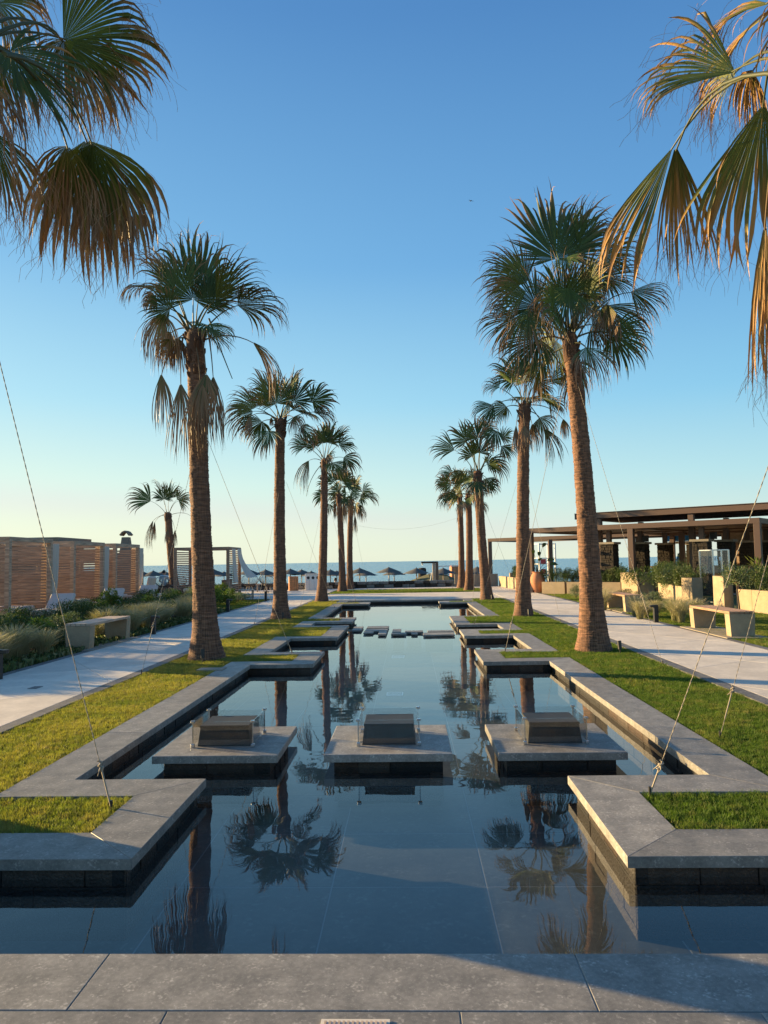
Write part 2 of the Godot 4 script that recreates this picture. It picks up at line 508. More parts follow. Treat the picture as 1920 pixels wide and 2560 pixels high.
func trunk_mesh(a: Vector3, b: Vector3, rb: float, rm: float, rt: float, fine: float, sides: int, sd: int) -> MB:
	var mb := MB.new()
	mb.use_uv = true
	var H := a.distance_to(b)
	var rows := int(H / fine)
	var ns := FastNoiseLite.new()
	ns.seed = sd; ns.frequency = 1.0
	var bow := Vector3(sin(sd * 1.7), 0, cos(sd * 2.3)) * 0.05
	var phase := PackedFloat32Array()
	var w := 0.0
	var start := 0
	for i in rows + 1:
		var t := float(i) / rows
		var hgt := t * H
		var c := a.lerp(b, t) + bow * sin(t * PI)
		var base := lerpf(rm, rt, t) + (rb - rm) * exp(-hgt / 0.42)
		for s in sides + 1:
			var ang := TAU * s / sides
			var o := Vector3(cos(ang), 0, sin(ang))
			var wob := ns.get_noise_3d(o.x * 1.3, hgt * 3.0, o.z * 1.3)
			var sc := fmod(hgt / 0.045 + wob * 1.6 + ns.get_noise_1d(hgt * 8.0) * 1.5 + 100.0, 1.0)     # one worn leaf scar after another
			var bump := 0.012 * sc * sc + 0.014 * wob + 0.006 * ns.get_noise_3d(o.x * 9.0, hgt * 22.0, o.z * 9.0)
			mb.vert(c + o * (base * (1.0 + bump * 0.5) + bump), o, Vector2(float(s) / sides * 4.0, hgt * 0.9))
	var k := sides + 1
	for i in rows:
		for s in sides:
			var q := i * k + s
			mb.ix.append(q); mb.ix.append(q + 1); mb.ix.append(q + k + 1)
			mb.ix.append(q); mb.ix.append(q + k + 1); mb.ix.append(q + k)
	# smooth normals from the shape itself
	var nn := PackedVector3Array()
	nn.resize(mb.v.size())
	for i in range(0, mb.ix.size(), 3):
		var g := (mb.v[mb.ix[i + 2]] - mb.v[mb.ix[i]]).cross(mb.v[mb.ix[i + 1]] - mb.v[mb.ix[i]])
		for j in 3: nn[mb.ix[i + j]] += g
	for i in rows + 1:
		var e := nn[i * k] + nn[i * k + sides]
		nn[i * k] = e; nn[i * k + sides] = e
	for i in nn.size():
		mb.n[i] = nn[i].normalized() if nn[i].dot(mb.n[i]) > 0.0 else -nn[i].normalized()
	return mb

# spec: at [x, depth], top [px, py], radii, frond list in zoomed photo pixels with origin and scale
func palm(spec: Dictionary) -> void:
	rng.seed = spec.seed
	var a := P(spec.at[0], spec.at[1], -0.04)
	var z: float = spec.at[1]
	var b: Vector3 = spec.top3 if spec.has("top3") else D(spec.top[0], spec.top[1], z)
	var t := thing("palm_tree", spec.label, "palm", a, 0.0, "palms along the pool" if not spec.has("alone") else "")
	t.set_meta("yellowness", spec.get("gold", 0.0))
	var near := z < 14.0
	var far := z > 26.0
	var r: Array = spec.get("r", [0.33, 0.19, 0.125])
	var tr := put(trunk_mesh(a, b, r[0], r[1], r[2], 0.0112 if near else (0.02 if not far else 0.035), 44 if near else (28 if not far else 18), spec.seed), "trunk", M.bark, t)
	tr.position = -a
	# stubs of old leaf stalks below the crown
	var mb := MB.new()
	var dir := (b - a).normalized()
	for i in (26 if not far else 14):
		var h := R(0.02, 0.95) * (0.9 if spec.seed % 2 == 0 else 0.55)
		var ang := R(0, TAU)
		var o := Vector3(cos(ang), 0, sin(ang))
		var c: Vector3 = b - dir * h + o * (r[2] * 0.85)
		var e := c + (o * R(0.4, 1.0) + Vector3.UP * 1.2).normalized() * R(0.07, 0.17)
		mb.tube(PackedVector3Array([c, c.lerp(e, 0.5) + o * 0.012, e]), PackedFloat32Array([0.045, 0.034, 0.02]), 5)
	mb.lathe(b - Vector3.UP * 0.5, [[r[2] * 1.0, 0.0], [r[2] * 1.12, 0.2], [r[2] * 1.1, 0.42], [r[2] * 0.85, 0.52], [0.02, 0.58]], 14)
	var lb := put(mb, "leaf_bases", M.leaf_base, t)
	lb.position = -a
	var crown := b + Vector3.UP * 0.12
	var segs := 48 if near else (34 if not far else 22)
	if spec.has("fronds"):
		var o: Array = spec.o
		for f in spec.fronds:
			# hub x, hub y, tip x, tip y, depth offset of hub, roll of the blade, half spread, droop, dead
			var zz: float = z + f[4]
			var hub := D(o[0] + f[0] * o[2], o[1] + f[1] * o[2], zz)
			var tip := D(o[0] + f[2] * o[2], o[1] + f[3] * o[2], zz + f[4] * 0.35)
			var L := hub.distance_to(tip)
			var ax: Vector3 = ((tip - hub).normalized() + Vector3.UP * minf(f[7], 0.8) * 0.5).normalized()
			var root := crown + Vector3(clampf(hub.x - crown.x, -0.08, 0.08), -R(0.05, 0.3), clampf(hub.z - crown.z, -0.08, 0.08))
			if f.size() > 9:
				root = D(o[0] + f[9] * o[2], o[1] + f[10] * o[2], z)
			frond(t, root, hub, ax, deg_to_rad(f[5]), L * 1.12 if f[6] > 0 else 0.0, deg_to_rad(f[6]), f[7], f[8], maxi(26 if f[8] > 0.5 else 14, int(segs * minf(1.0, f[6] / 62.0))), z < 9.0, 0.8)
	var fill: int = spec.get("fill", 0)
	for i in fill:
		var u := float(i) / fill
		var az := i * 2.39996 + R(-0.3, 0.3)
		var el := deg_to_rad(lerpf(spec.get("high", 74.0), -48, pow(u, 0.9)) + R(-8, 8))
		var out := Vector3(cos(az) * cos(el), sin(el), sin(az) * cos(el))
		var pl: float = spec.get("reach", 0.85) * R(0.8, 1.15)
		var hub := crown + out * pl + Vector3.DOWN * 0.25 * maxf(u - 0.3, 0.0)
		var ax: Vector3 = (out + Vector3.DOWN * (u * 0.9)).normalized()
		var dead := clampf((u - 0.62) * 2.2, 0.0, 1.0) if i % 3 != 0 else clampf((u - 0.8) * 3.0, 0.0, 0.8)
		frond(t, crown - Vector3.UP * (0.05 + 0.3 * u), hub, ax, R(-1.2, 1.2), R(0.8, 1.05) * spec.get("leaf", 1.0), deg_to_rad(R(80, 112)) * (1.0 - 0.6 * dead), 0.12 + 0.6 * u, dead, segs, false)

# ---------------------------------------------------------------- pool and ground
const LX := [-2.55, -1.55]       # pool edge on the cabana side: bay, peninsula
const RX := [2.17, 1.14]
const LZ := [3.14, 4.12, 5.62, 11.82, 13.45, 15.86, 18.95, 20.05, 21.6, 28.4, 29.6, 30.6]    # bay, peninsula, bay ... from the near edge
const RZ := [3.14, 4.12, 5.62, 11.82, 13.45, 15.86, 17.4, 18.62, 21.6, 28.4, 29.6, 30.6]

func outline(grow := 0.0) -> PackedVector2Array:     # pool edge as (x, depth), moved outwards by grow
	var p := PackedVector2Array()
	for i in LZ.size() - 1:
		p.append(Vector2(LX[i % 2], LZ[i])); p.append(Vector2(LX[i % 2], LZ[i + 1]))
	for i in range(RZ.size() - 2, -1, -1):
		p.append(Vector2(RX[i % 2], RZ[i + 1])); p.append(Vector2(RX[i % 2], RZ[i]))
	if grow == 0.0: return p
	var k := p.size()
	var o := PackedVector2Array()
	for i in k:
		var e0 := (p[i] - p[(i + k - 1) % k]).normalized()
		var e1 := (p[(i + 1) % k] - p[i]).normalized()
		# the outline runs with the water on its right; left of it is outside
		o.append(p[i] + (Vector2(-e0.y, e0.x) + Vector2(-e1.y, e1.x)) * grow)
	return o

func left_limit(d: float, grow: float) -> float:
	for i in LZ.size() - 1:
		var pen := i % 2 == 1
		var lo: float = LZ[i] + (grow if pen else -grow)
		var hi: float = LZ[i + 1] - (grow if pen else -grow)
		if not pen and d > lo and d < hi: return LX[0] - grow
	return LX[1] - grow

func right_limit(d: float, grow: float) -> float:
	for i in RZ.size() - 1:
		if i % 2 == 0 and d > RZ[i] - grow and d < RZ[i + 1] + grow: return RX[0] + grow
	return RX[1] + grow

func sheet(mb: MB, x0: float, x1: float, d0: float, d1: float, y: float, y2 := INF) -> void:
	var yb := y if y2 == INF else y2
	mb.quad(P(x0, d0, y), P(x1, d0, y), P(x1, d1, yb), P(x0, d1, yb), Vector3.UP)

func make_ground() -> void:
	var mb := MB.new()
	var cuts := [-12.0, 2.6, 31.1, 47.0]
	for z in LZ + RZ:
		for g in [-0.3, 0.3]:
			if z + g > 2.6 and z + g < 31.1: cuts.append(z + g)
	cuts.sort()
	for i in cuts.size() - 1:
		var d: float = 0.5 * (cuts[i] + cuts[i + 1])
		if cuts[i + 1] - cuts[i] < 0.001: continue
		if d < 2.6 or d > 31.1:
			sheet(mb, -70, 70, cuts[i], cuts[i + 1], -0.03)
		else:
			sheet(mb, -70, left_limit(d, 0.3), cuts[i], cuts[i + 1], -0.03)
			sheet(mb, right_limit(d, 0.3), 70, cuts[i], cuts[i + 1], -0.03)
	structure(put(mb, "ground", M.lawn_soil))
	mb = MB.new()
	for e in [[-14.5, -6.2, 4.0, 34.0], [-8.3, -6.2, 22.0, 23.0]]:
		sheet(mb, e[0], e[1], e[2], e[3], -0.018 - 0.004 * e[0] / -14.5)
	structure(put(mb, "planting_bed", M.bed_soil))
	# beach, then the sea
	mb = MB.new()
	var ns := FastNoiseLite.new()
	ns.seed = 5; ns.frequency = 0.05
	var hz := func(x: float, d: float) -> float:
		var y := -1.35 - 1.5 * smoothstep(74.0, 96.0, d)
		y += 1.75 * exp(-pow((x - 2.6) / 3.6, 2.0)) * exp(-pow((d - 78.0) / 8.0, 2.0))       # rocky rise by the shower
		return y + 0.22 * ns.get_noise_2d(x * 2.2, d * 2.2)
	for i in 70:
		for j in 26:
			var x0 := -70.0 + i * 2.0
			var d0 := 46.4 + j * 2.0
			mb.quad(P(x0, d0, hz.call(x0, d0)), P(x0 + 2, d0, hz.call(x0 + 2, d0)), P(x0 + 2, d0 + 2, hz.call(x0 + 2, d0 + 2)), P(x0, d0 + 2, hz.call(x0, d0 + 2)), Vector3.UP)
	structure(put(mb, "beach", M.beach))
	mb = MB.new()
	var ring := [72.0, 140.0, 400.0, 1500.0, 24000.0]
	for i in 4: sheet(mb, -20000 if i == 3 else -3000, 20000 if i == 3 else 3000, ring[i], ring[i + 1], -2.05)
	structure(put(mb, "sea", M.sea))

func slab_run(parent: Node, a: Vector2, b: Vector2, ao: Vector2, bo: Vector2, y0: float, y1: float, most: float, called := "coping_slab") -> void:
	# a straight run between mitred ends, cut into slabs; a-b is the pool edge, ao-bo the outer edge
	var L := a.distance_to(b)
	var k := maxi(1, roundi(L / most))
	var gap := 0.0012
	var dir := (b - a).normalized()
	for i in k:
		var t0 := float(i) / k
		var t1 := float(i + 1) / k
		var q := PackedVector2Array()
		var ends := [[a, ao] if i == 0 else [a + dir * L * t0, Vector2.ZERO], [b, bo] if i == k - 1 else [a + dir * L * t1, Vector2.ZERO]]
		var out := (ao - a) - dir * (ao - a).dot(dir)
		for e in ends:
			if e[1] == Vector2.ZERO: e[1] = e[0] + out
		q = PackedVector2Array([ends[0][0] + dir * gap, ends[1][0] - dir * gap, ends[1][1] - dir * gap, ends[0][1] + dir * gap])
		var mb := MB.new()
		mb.prism(q, y0, y1 + R(-0.0005, 0.0005), 0.003)
		put(mb, called, M["limestone_%d" % (rng.randi() % 4)], parent)

func make_pool() -> void:
	rng.seed = 7
	var coping := Node3D.new()
	coping.name = "pool_coping"
	add_child(coping); structure(coping)
	var inn := outline()
	var out := outline(0.4)
	var wall := outline(0.05)
	var back := outline(0.25)
	var k := inn.size()
	var near_edge := k - 1        # the last side closes the outline along the near edge
	for i in k:
		var a := inn[i]
		var b := inn[(i + 1) % k]
		if i == near_edge: continue
		slab_run(coping, a, b, out[i], out[(i + 1) % k], -0.06, 0.0, 1.55)
	var beds := MB.new()
	for i in k:
		if i == near_edge: continue
		var a := inn[i].lerp(out[i], 0.03)
		var b := inn[(i + 1) % k].lerp(out[(i + 1) % k], 0.03)
		var c := inn[(i + 1) % k].lerp(out[(i + 1) % k], 0.97)
		var d := inn[i].lerp(out[i], 0.97)
		beds.quad(P(a.x, a.y, -0.0045), P(b.x, b.y, -0.0045), P(c.x, c.y, -0.0045), P(d.x, d.y, -0.0045), Vector3.UP)
	put(beds, "joint_bed", M.joint, coping)
	# near edge: long slabs, then the terrace in front of them
	for e in [[-3.2, -1.27], [-1.27, 0.64], [0.64, 2.6]]:
		var mb := MB.new()
		mb.prism(PackedVector2Array([Vector2(e[0] + 0.0015, 3.14), Vector2(e[1] - 0.0015, 3.14), Vector2(e[1] - 0.0015, 2.7525), Vector2(e[0] + 0.0015, 2.7525)]), -0.06, 0.0, 0.003)
		put(mb, "coping_slab", M["limestone_%d" % (rng.randi() % 4)], coping)
	var ter := Node3D.new()
	ter.name = "terrace"
	add_child(ter); structure(ter)
	for r in 7:
		var x := -4.05 + (0.0 if r % 2 == 0 else 0.5)
		for c in 8:
			var d1 := 2.7485 - 0.6 * r
			var mb := MB.new()
			mb.prism(PackedVector2Array([Vector2(x + 0.0015, d1), Vector2(x + 1.0485, d1), Vector2(x + 1.0485, d1 - 0.597), Vector2(x + 0.0015, d1 - 0.597)]), -0.05, 0.0, 0.003)
			put(mb, "paving_slab", M["limestone_%d" % (rng.randi() % 4)], ter)
			x += 1.05
	var mbx := MB.new()
	sheet(mbx, -4.0, 4.3, -1.4, 3.12, -0.0045)
	put(mbx, "joint_bed", M.joint, ter)
	# walls of split stone blocks under the coping
	var masonry := Node3D.new()
	masonry.name = "pool_wall"
	add_child(masonry); structure(masonry)
	var rest := MB.new()
	var joints := MB.new()
	var single := 0
	for i in k:
		var a := wall[i]
		var b := wall[(i + 1) % k]
		var dir := (b - a).normalized()
		var o2 := Vector2(-dir.y, dir.x)                # outwards, into the ground
		var L := a.distance_to(b)
		joints.quad(P(a.x + o2.x * 0.012, a.y + o2.y * 0.012, -0.62), P(b.x + o2.x * 0.012, b.y + o2.y * 0.012, -0.62), P(b.x + o2.x * 0.012, b.y + o2.y * 0.012, -0.055), P(a.x + o2.x * 0.012, a.y + o2.y * 0.012, -0.055), Vector3(-o2.x, 0, o2.y))
		for row in 4:
			var y1 := -0.0605 - row * 0.115
			var y0 := y1 - 0.112
			var s := 0.0
			while s < L - 0.02:
				var w := minf(R(0.22, 0.52), L - s)
				if L - s - w < 0.12: w = L - s
				var proud := R(-0.004, 0.006)
				var c := a + dir * (s + w * 0.5) + o2 * (0.04 - proud)
				var bas := Basis(Vector3(dir.x, 0, -dir.y), Vector3.UP, Vector3(dir.x, 0, -dir.y).cross(Vector3.UP))
				var part := row == 0 and a.y < 16.5 and single < 280
				var mb := MB.new() if part else rest
				mb.box(P(c.x, c.y, (y0 + y1) * 0.5), Vector3(w - 0.005, y1 - y0, 0.075), 0.004, bas)
				if part:
					put(mb, "stone_block", M["block_%d" % (rng.randi() % 4)], masonry)
					single += 1
				s += w
	stuff(put(rest, "lower_blocks", M.block_1, masonry))
	put(joints, "mortar_bed", M.mortar, masonry)
	# floor
	var fl := Node3D.new()
	fl.name = "pool_floor"
	add_child(fl); structure(fl)
	var x0 := -3.47
	for c in 7:
		for r in 31:
			var d0 := 3.0 + 0.92 * r
			var mb := MB.new()
			var xa := x0 + 0.98 * c
			mb.prism(PackedVector2Array([Vector2(xa + 0.003, d0 + 0.003), Vector2(xa + 0.977, d0 + 0.003), Vector2(xa + 0.977, d0 + 0.917), Vector2(xa + 0.003, d0 + 0.917)]), -0.5, -0.46, 0.003)
			put(mb, "floor_tile", M["pool_tile_%d" % (rng.randi() % 3)], fl)
	mbx = MB.new()
	sheet(mbx, -3.4, 3.3, 3.01, 31.5, -0.4615)
	put(mbx, "grout", M.pool_grout, fl)
	# water: one sheet cut to the walls
	var wmb := MB.new()
	for poly in [back]:
		var tri_ix := Geometry2D.triangulate_polygon(poly)
		for t in range(0, tri_ix.size(), 3):
			wmb.tri(P(poly[tri_ix[t]].x, poly[tri_ix[t]].y, WATER), P(poly[tri_ix[t + 1]].x, poly[tri_ix[t + 1]].y, WATER), P(poly[tri_ix[t + 2]].x, poly[tri_ix[t + 2]].y, WATER), Vector3.UP)
	structure(put(wmb, "pool_water", M.water))

func make_paths() -> void:
	rng.seed = 19
	# diagonal concrete panels clipped to the walks
	var walks := [["pool_path", -6.05, -4.16, 1.0, 37.2], ["pool_path", 3.97, 6.0, 1.0, 37.2], ["sea_promenade", -4.14, 3.95, 31.25, 37.6], ["sea_promenade", -12.5, 6.8, 42.6, 46.3], ["sea_promenade", -16.0, -6.07, 33.6, 42.58], ["sea_promenade", -6.05, -4.25, 37.22, 42.58], ["sea_promenade", 3.97, 5.7, 37.22, 42.58]]
	for w in walks:
		var node := Node3D.new()
		node.name = numbered(w[0])
		add_child(node); structure(node)
		var base := MB.new()
		sheet(base, w[1], w[2], w[3], w[4], -0.012)
		put(base, "joint_bed", M.border, node)
		var rect := PackedVector2Array([Vector2(w[1], w[3]), Vector2(w[2], w[3]), Vector2(w[2], w[4]), Vector2(w[1], w[4])])
		var s := 2.1
		var u := Vector2(cos(0.6), sin(0.6)) * s
		var v := Vector2(-sin(0.6), cos(0.6)) * s
		for i in range(-26, 27):
			for j in range(-26, 27):
				var o := Vector2((w[1] + w[2]) * 0.5, (w[3] + w[4]) * 0.5) + u * i + v * j
				var cell := PackedVector2Array([o, o + u, o + u + v, o + v])
				for piece in Geometry2D.intersect_polygons(cell, rect):
					var q := Geometry2D.offset_polygon(piece, -0.004)
					if q.is_empty() or q[0].size() < 3: continue
					var mb := MB.new()
					mb.prism(q[0], -0.03, 0.004, 0.003)
					put(mb, "paving_panel", M["paving_%d" % (rng.randi() % 3)], node)
	# dark edging strips
	for e in [["kerb_strip", -4.158, -4.0, 1.0, 37.2], ["kerb_strip", 3.79, 3.968, 1.0, 31.0], ["kerb_strip", -6.2, -6.052, 1.0, 33.0], ["kerb_strip", 6.002, 6.16, 1.0, 34.5]]:
		var node := Node3D.new()
		node.name = numbered(e[0])
		add_child(node); structure(node)
		var d: float = e[3]
		while d < e[4]:
			var l := minf(1.2, e[4] - d)
			var mb := MB.new()
			mb.prism(PackedVector2Array([Vector2(e[1], d + 0.002), Vector2(e[2], d + 0.002), Vector2(e[2], d + l - 0.002), Vector2(e[1], d + l - 0.002)]), -0.05, 0.005, 0.003)
			put(mb, "edging_stone", M.border, node)
			d += l

func make_lawns() -> void:
	rng.seed = 23
	# a tuft of short blades, three kinds; each lawn is one mass of them
	var tufts := []
	for k in 3:
		var mb := MB.new()
		mb.use_c = true
		for i in 13:
			var o := Vector3(R(-0.028, 0.028), 0, R(-0.028, 0.028))
			var h := R(0.022, 0.05)
			var ang := R(0, TAU)
			var s := Vector3(cos(ang), 0, sin(ang)) * R(0.0014, 0.0024)
			var lean := Vector3(R(-1, 1), 0, R(-1, 1)) * 0.018
			mb.col = Color.WHITE * R(0.75, 1.25)
			var m := o + lean * 0.35 + Vector3.UP * h * 0.6
			mb.quad(o - s, o + s, m + s * 0.8, m - s * 0.8)
			mb.tri(m - s * 0.8, m + s * 0.8, o + lean + Vector3.UP * h)
		tufts.append(mb.mesh())
	var ns := FastNoiseLite.new()
	ns.seed = 77; ns.frequency = 0.9
	# x0, x1, depth0, depth1, tufts per square metre, size, yellowness (dry patches plus painted sunlight)
	var spots := [[], []]
	var lawn := func(side: int, x0: float, x1: float, d0: float, d1: float, per: float, size: float, yellowness: float) -> void:
		for i in int((x1 - x0) * (d1 - d0) * per):
			spots[side].append([R(x0, x1), R(d0, d1), size, yellowness])
	for s in 2:
		var pens := []
		var zs: Array = LZ if s == 0 else RZ
		for i in range(1, zs.size() - 1, 2): pens.append([zs[i] + 0.4, zs[i + 1] - 0.4])
		for p in pens:
			var per := 2300.0 if p[0] < 8 else (1000.0 if p[0] < 18 else 420.0)
			var sz := 1.0 if p[0] < 8 else (1.25 if p[0] < 18 else 1.7)
			if s == 0: lawn.call(0, -2.96, -1.955, p[0], p[1], per, sz, 0.6)  # peninsula grass carries the same painted sunlit yellow
			else: lawn.call(1, 1.545, 2.58, p[0], p[1], per, sz, 0.0)
		for b in [[2.2, 9.0, 2100.0, 1.0], [9.0, 14.0, 1300.0, 1.15], [14.0, 22.0, 700.0, 1.4], [22.0, 31.0, 380.0, 1.8]]:
			if s == 0: lawn.call(0, -4.0, -2.955, b[0], b[1], b[2], b[3], 0.74)  # yellower throughout: low sunlight painted into the cabana-side grass colour
			else: lawn.call(1, 2.575, 3.79, b[0], b[1], b[2], b[3], 0.0)
	lawn.call(1, 6.17, 10.2, 12.0, 20.0, 480.0, 1.6, 0.15)
	lawn.call(1, 6.17, 9.6, 20.0, 33.5, 300.0, 2.0, 0.15)
	lawn.call(1, 6.17, 13.0, 3.0, 12.0, 260.0, 1.8, 0.15)
	lawn.call(1, 10.3, 15.0, 12.0, 19.0, 200.0, 2.0, 0.15)
	lawn.call(1, -4.1, 3.9, 38.0, 42.4, 200.0, 2.2, 0.1)
	lawn.call(0, -9.5, -6.25, 26.0, 33.0, 220.0, 2.0, 0.2)
	var labels := [["lawn_grass", "mown lawn grass between the pool coping and the cabana path"], ["lawn_grass", "mown lawn grass on the pergola side and along the sea wall"]]
	for s in 2:
		var lists := [[], [], []]
		for e in spots[s]: lists[rng.randi() % 3].append(e)
		for k in 3:
			var mm := MultiMesh.new()
			mm.transform_format = MultiMesh.TRANSFORM_3D
			mm.use_colors = true
			mm.mesh = tufts[k]
			mm.instance_count = lists[k].size()
			for i in lists[k].size():
				var e: Array = lists[k][i]
				var n := ns.get_noise_2d(e[0] * 1.4, e[1] * 1.4)
				var f := ns.get_noise_2d(e[0] * 6.0 + 40.0, e[1] * 6.0)
				var yellowness := clampf(e[3] + n * 0.55 + f * 0.3, 0.0, 1.0)  # noise gives dry patches; the cabana-side base level is painted sunlight
				var c := Color(0.125, 0.195, 0.04).lerp(Color(0.40, 0.35, 0.115), yellowness)
				if f > 0.3: c = c.lerp(Color(0.36, 0.27, 0.13), 0.55 if e[3] > 0.1 else 0.3)
				c *= R(0.8, 1.2)
				var h := R(0.75, 1.15) * (1.0 + 0.25 * n)
				mm.set_instance_transform(i, Transform3D(Basis(Vector3.UP, R(0, TAU)).scaled(Vector3(e[2], e[2] * 0.55 * h + 0.45 * h, e[2])), P(e[0], e[1], -0.032)))
				mm.set_instance_color(i, Color(c.r, c.g, c.b))
			var o := MultiMeshInstance3D.new()
			o.name = numbered(labels[s][0])
			o.multimesh = mm
			o.material_override = M.grass
			add_child(o)
			stuff(tag(o, labels[s][1], "grass", "lawn grass"))

func make_palms() -> void:
	var row := ["first palm from the terrace", "second palm from the terrace", "third palm from the terrace", "fourth palm from the terrace", "fifth palm from the terrace", "sixth palm from the terrace"]
	# --- cabana side
	palm({"seed": 101, "at": [-3.6, 4.85], "top3": P(-3.7, 4.95, 5.6), "r": [0.34, 0.2, 0.14], "fill": 9, "reach": 0.75,
		"label": "nearest palm to the terrace on the cabana side, big fans hanging overhead", "o": [0.0, 0.0, 0.3858],
		"fronds": [[410, 262, 1080, 250, 1.2, 12, 70, 0.35, 0.08, -200, 330], [415, 270, 800, 800, 1.3, -25, 60, 0.9, 0.2, -200, 330], [410, 255, 330, 640, 1.0, 20, 45, 1.0, 0.35, -200, 330], [560, 905, 700, 1800, 1.5, -10, 66, 1.15, 0.16, 30, 350], [600, 930, 640, 1700, 1.45, 30, 60, 1.2, 0.3, 30, 350], [440, 945, 440, 1560, 1.3, 35, 62, 1.1, 0.5, -40, 300], [-40, 330, 180, 830, 0.9, 20, 60, 0.6, 0.35], [-60, 850, 60, 1400, 0.8, 10, 60, 0.5, 0.3], [-10, 20, 330, 10, 1.6, 30, 80, 0.6, 0.2]]})
	palm({"seed": 102, "at": [-3.5, 12.75], "top": [488, 828], "gold": 0.1, "r": [0.335, 0.185, 0.14], "fill": 5, "high": 50.0, "reach": 0.45, "leaf": 0.7,
		"label": "palm beside the cabana path with long brown dead fronds hanging down its trunk", "o": [240.0, 540.0, 0.434],
		"fronds": [[560, 480, 580, 70, 0.0, 5, 118, 0.1, 0.0], [590, 480, 690, 110, 0.25, 30, 50, 0.15, 0.0], [690, 480, 960, 270, -0.2, 35, 48, 0.3, 0.05], [815, 515, 1160, 560, 0.1, 55, 75, 0.6, 0.2], [905, 728, 1120, 1010, 0.2, 40, 26, 0.55, 0.9], [330, 425, 100, 420, 0.0, 70, 40, 0.8, 0.55], [345, 470, 260, 540, -0.3, 20, 80, 0.8, 0.6], [390, 565, 340, 880, -0.1, 10, 66, 0.9, 0.8], [430, 672, 340, 850, 0.2, 20, 75, 0.9, 0.85], [470, 700, 480, 900, 0.1, 20, 50, 0.9, 0.9], [375, 912, 405, 1230, -0.1, 10, 30, 0.5, 1.0, 480, 720], [487, 965, 535, 1370, -0.15, 20, 32, 0.4, 1.0, 500, 700], [635, 910, 630, 1350, -0.3, 0, 42, 0.3, 1.0, 595, 655], [600, 940, 600, 1320, -0.32, 20, 34, 0.3, 1.0, 560, 680], [675, 925, 680, 1290, -0.2, 30, 32, 0.4, 1.0, 640, 650], [440, 430, 325, 170, 0.1, 40, 40, 0.15, 0.3], [780, 935, 790, 940, -0.1, 0, 0, 0, 0.3, 650, 590], [1010, 432, 1015, 432, 0.3, 0, 0, 0, 0.3, 640, 560], [480, 480, 400, 200, -0.3, -30, 60, 0.2, 0.05]]})
	palm({"seed": 103, "at": [-3.74, 21.5], "top": [701, 1050], "r": [0.32, 0.185, 0.125], "fill": 7, "reach": 0.6,
		"label": row[2] + " in the row on the cabana side", "o": [240.0, 540.0, 0.434],
		"fronds": [[1040, 1080, 1000, 890, 0.0, 5, 112, 0.15, 0.0], [1140, 1065, 1250, 930, 0.2, 10, 108, 0.2, 0.0], [1245, 1065, 1395, 1030, -0.2, 15, 105, 0.35, 0.02], [1250, 1130, 1420, 1165, 0.0, 50, 50, 0.6, 0.5], [1140, 1160, 1205, 1265, -0.4, 0, 85, 0.5, 0.85], [920, 1105, 740, 1060, -0.2, 20, 55, 0.45, 0.1], [905, 1125, 720, 1220, 0.1, 10, 55, 0.5, 0.4], [890, 1150, 872, 1270, -0.2, 30, 30, 0.6, 0.9], [1010, 1160, 1010, 1210, 0.3, 30, 40, 0.6, 0.9], [980, 1090, 870, 985, 0.3, 20, 70, 0.3, 0.05]]})
	palm({"seed": 104, "at": [-3.62, 30.5], "top": [811, 1150], "r": [0.31, 0.18, 0.13], "fill": 4, "reach": 0.6,
		"label": row[3] + " in the row on the cabana side", "o": [660.0, 1020.0, 0.1929],
		"fronds": [[760, 450, 650, 200, 0.0, 0, 110, 0.1, 0.0], [850, 440, 880, 150, 0.3, 10, 112, 0.1, 0.0], [900, 430, 1090, 220, -0.2, 60, 40, 0.15, 0.0], [970, 480, 1230, 470, 0.0, 30, 75, 0.5, 0.05], [1030, 640, 1260, 850, -0.3, 10, 70, 0.5, 0.35], [540, 500, 310, 400, 0.0, 20, 75, 0.35, 0.05], [580, 680, 420, 1060, 0.2, 30, 40, 0.45, 0.8], [830, 600, 870, 740, -0.4, 20, 60, 0.6, 0.9], [690, 470, 640, 430, 0.5, 0, 60, 0.3, 0.3], [545, 1140, 550, 1145, 0.1, 0, 0, 0, 0.2]]})
	palm({"seed": 105, "at": [-3.65, 40.5], "top": [847, 1236], "r": [0.31, 0.18, 0.14], "fill": 14, "reach": 0.75, "leaf": 0.95,
		"label": row[4] + " in the row on the cabana side", "o": [660.0, 1020.0, 0.1929],
		"fronds": [[1040, 1215, 1050, 1500, -0.2, 10, 16, 0.3, 1.0], [910, 1220, 930, 1440, 0.2, 10, 16, 0.3, 1.0]]})
	palm({"seed": 106, "at": [-3.52, 44.0], "top": [878, 1248], "r": [0.31, 0.18, 0.14], "fill": 14, "reach": 0.8, "leaf": 0.95,
		"label": "palm nearest the sea wall in the row on the cabana side", "o": [660.0, 1020.0, 0.1929],
		"fronds": [[1315, 1130, 1510, 1230, 0.0, 40, 40, 0.6, 0.2], [1240, 1250, 1290, 1430, 0.2, 10, 45, 0.5, 0.7], [1180, 1390, 1185, 1630, 0.1, 10, 18, 0.3, 1.0]]})
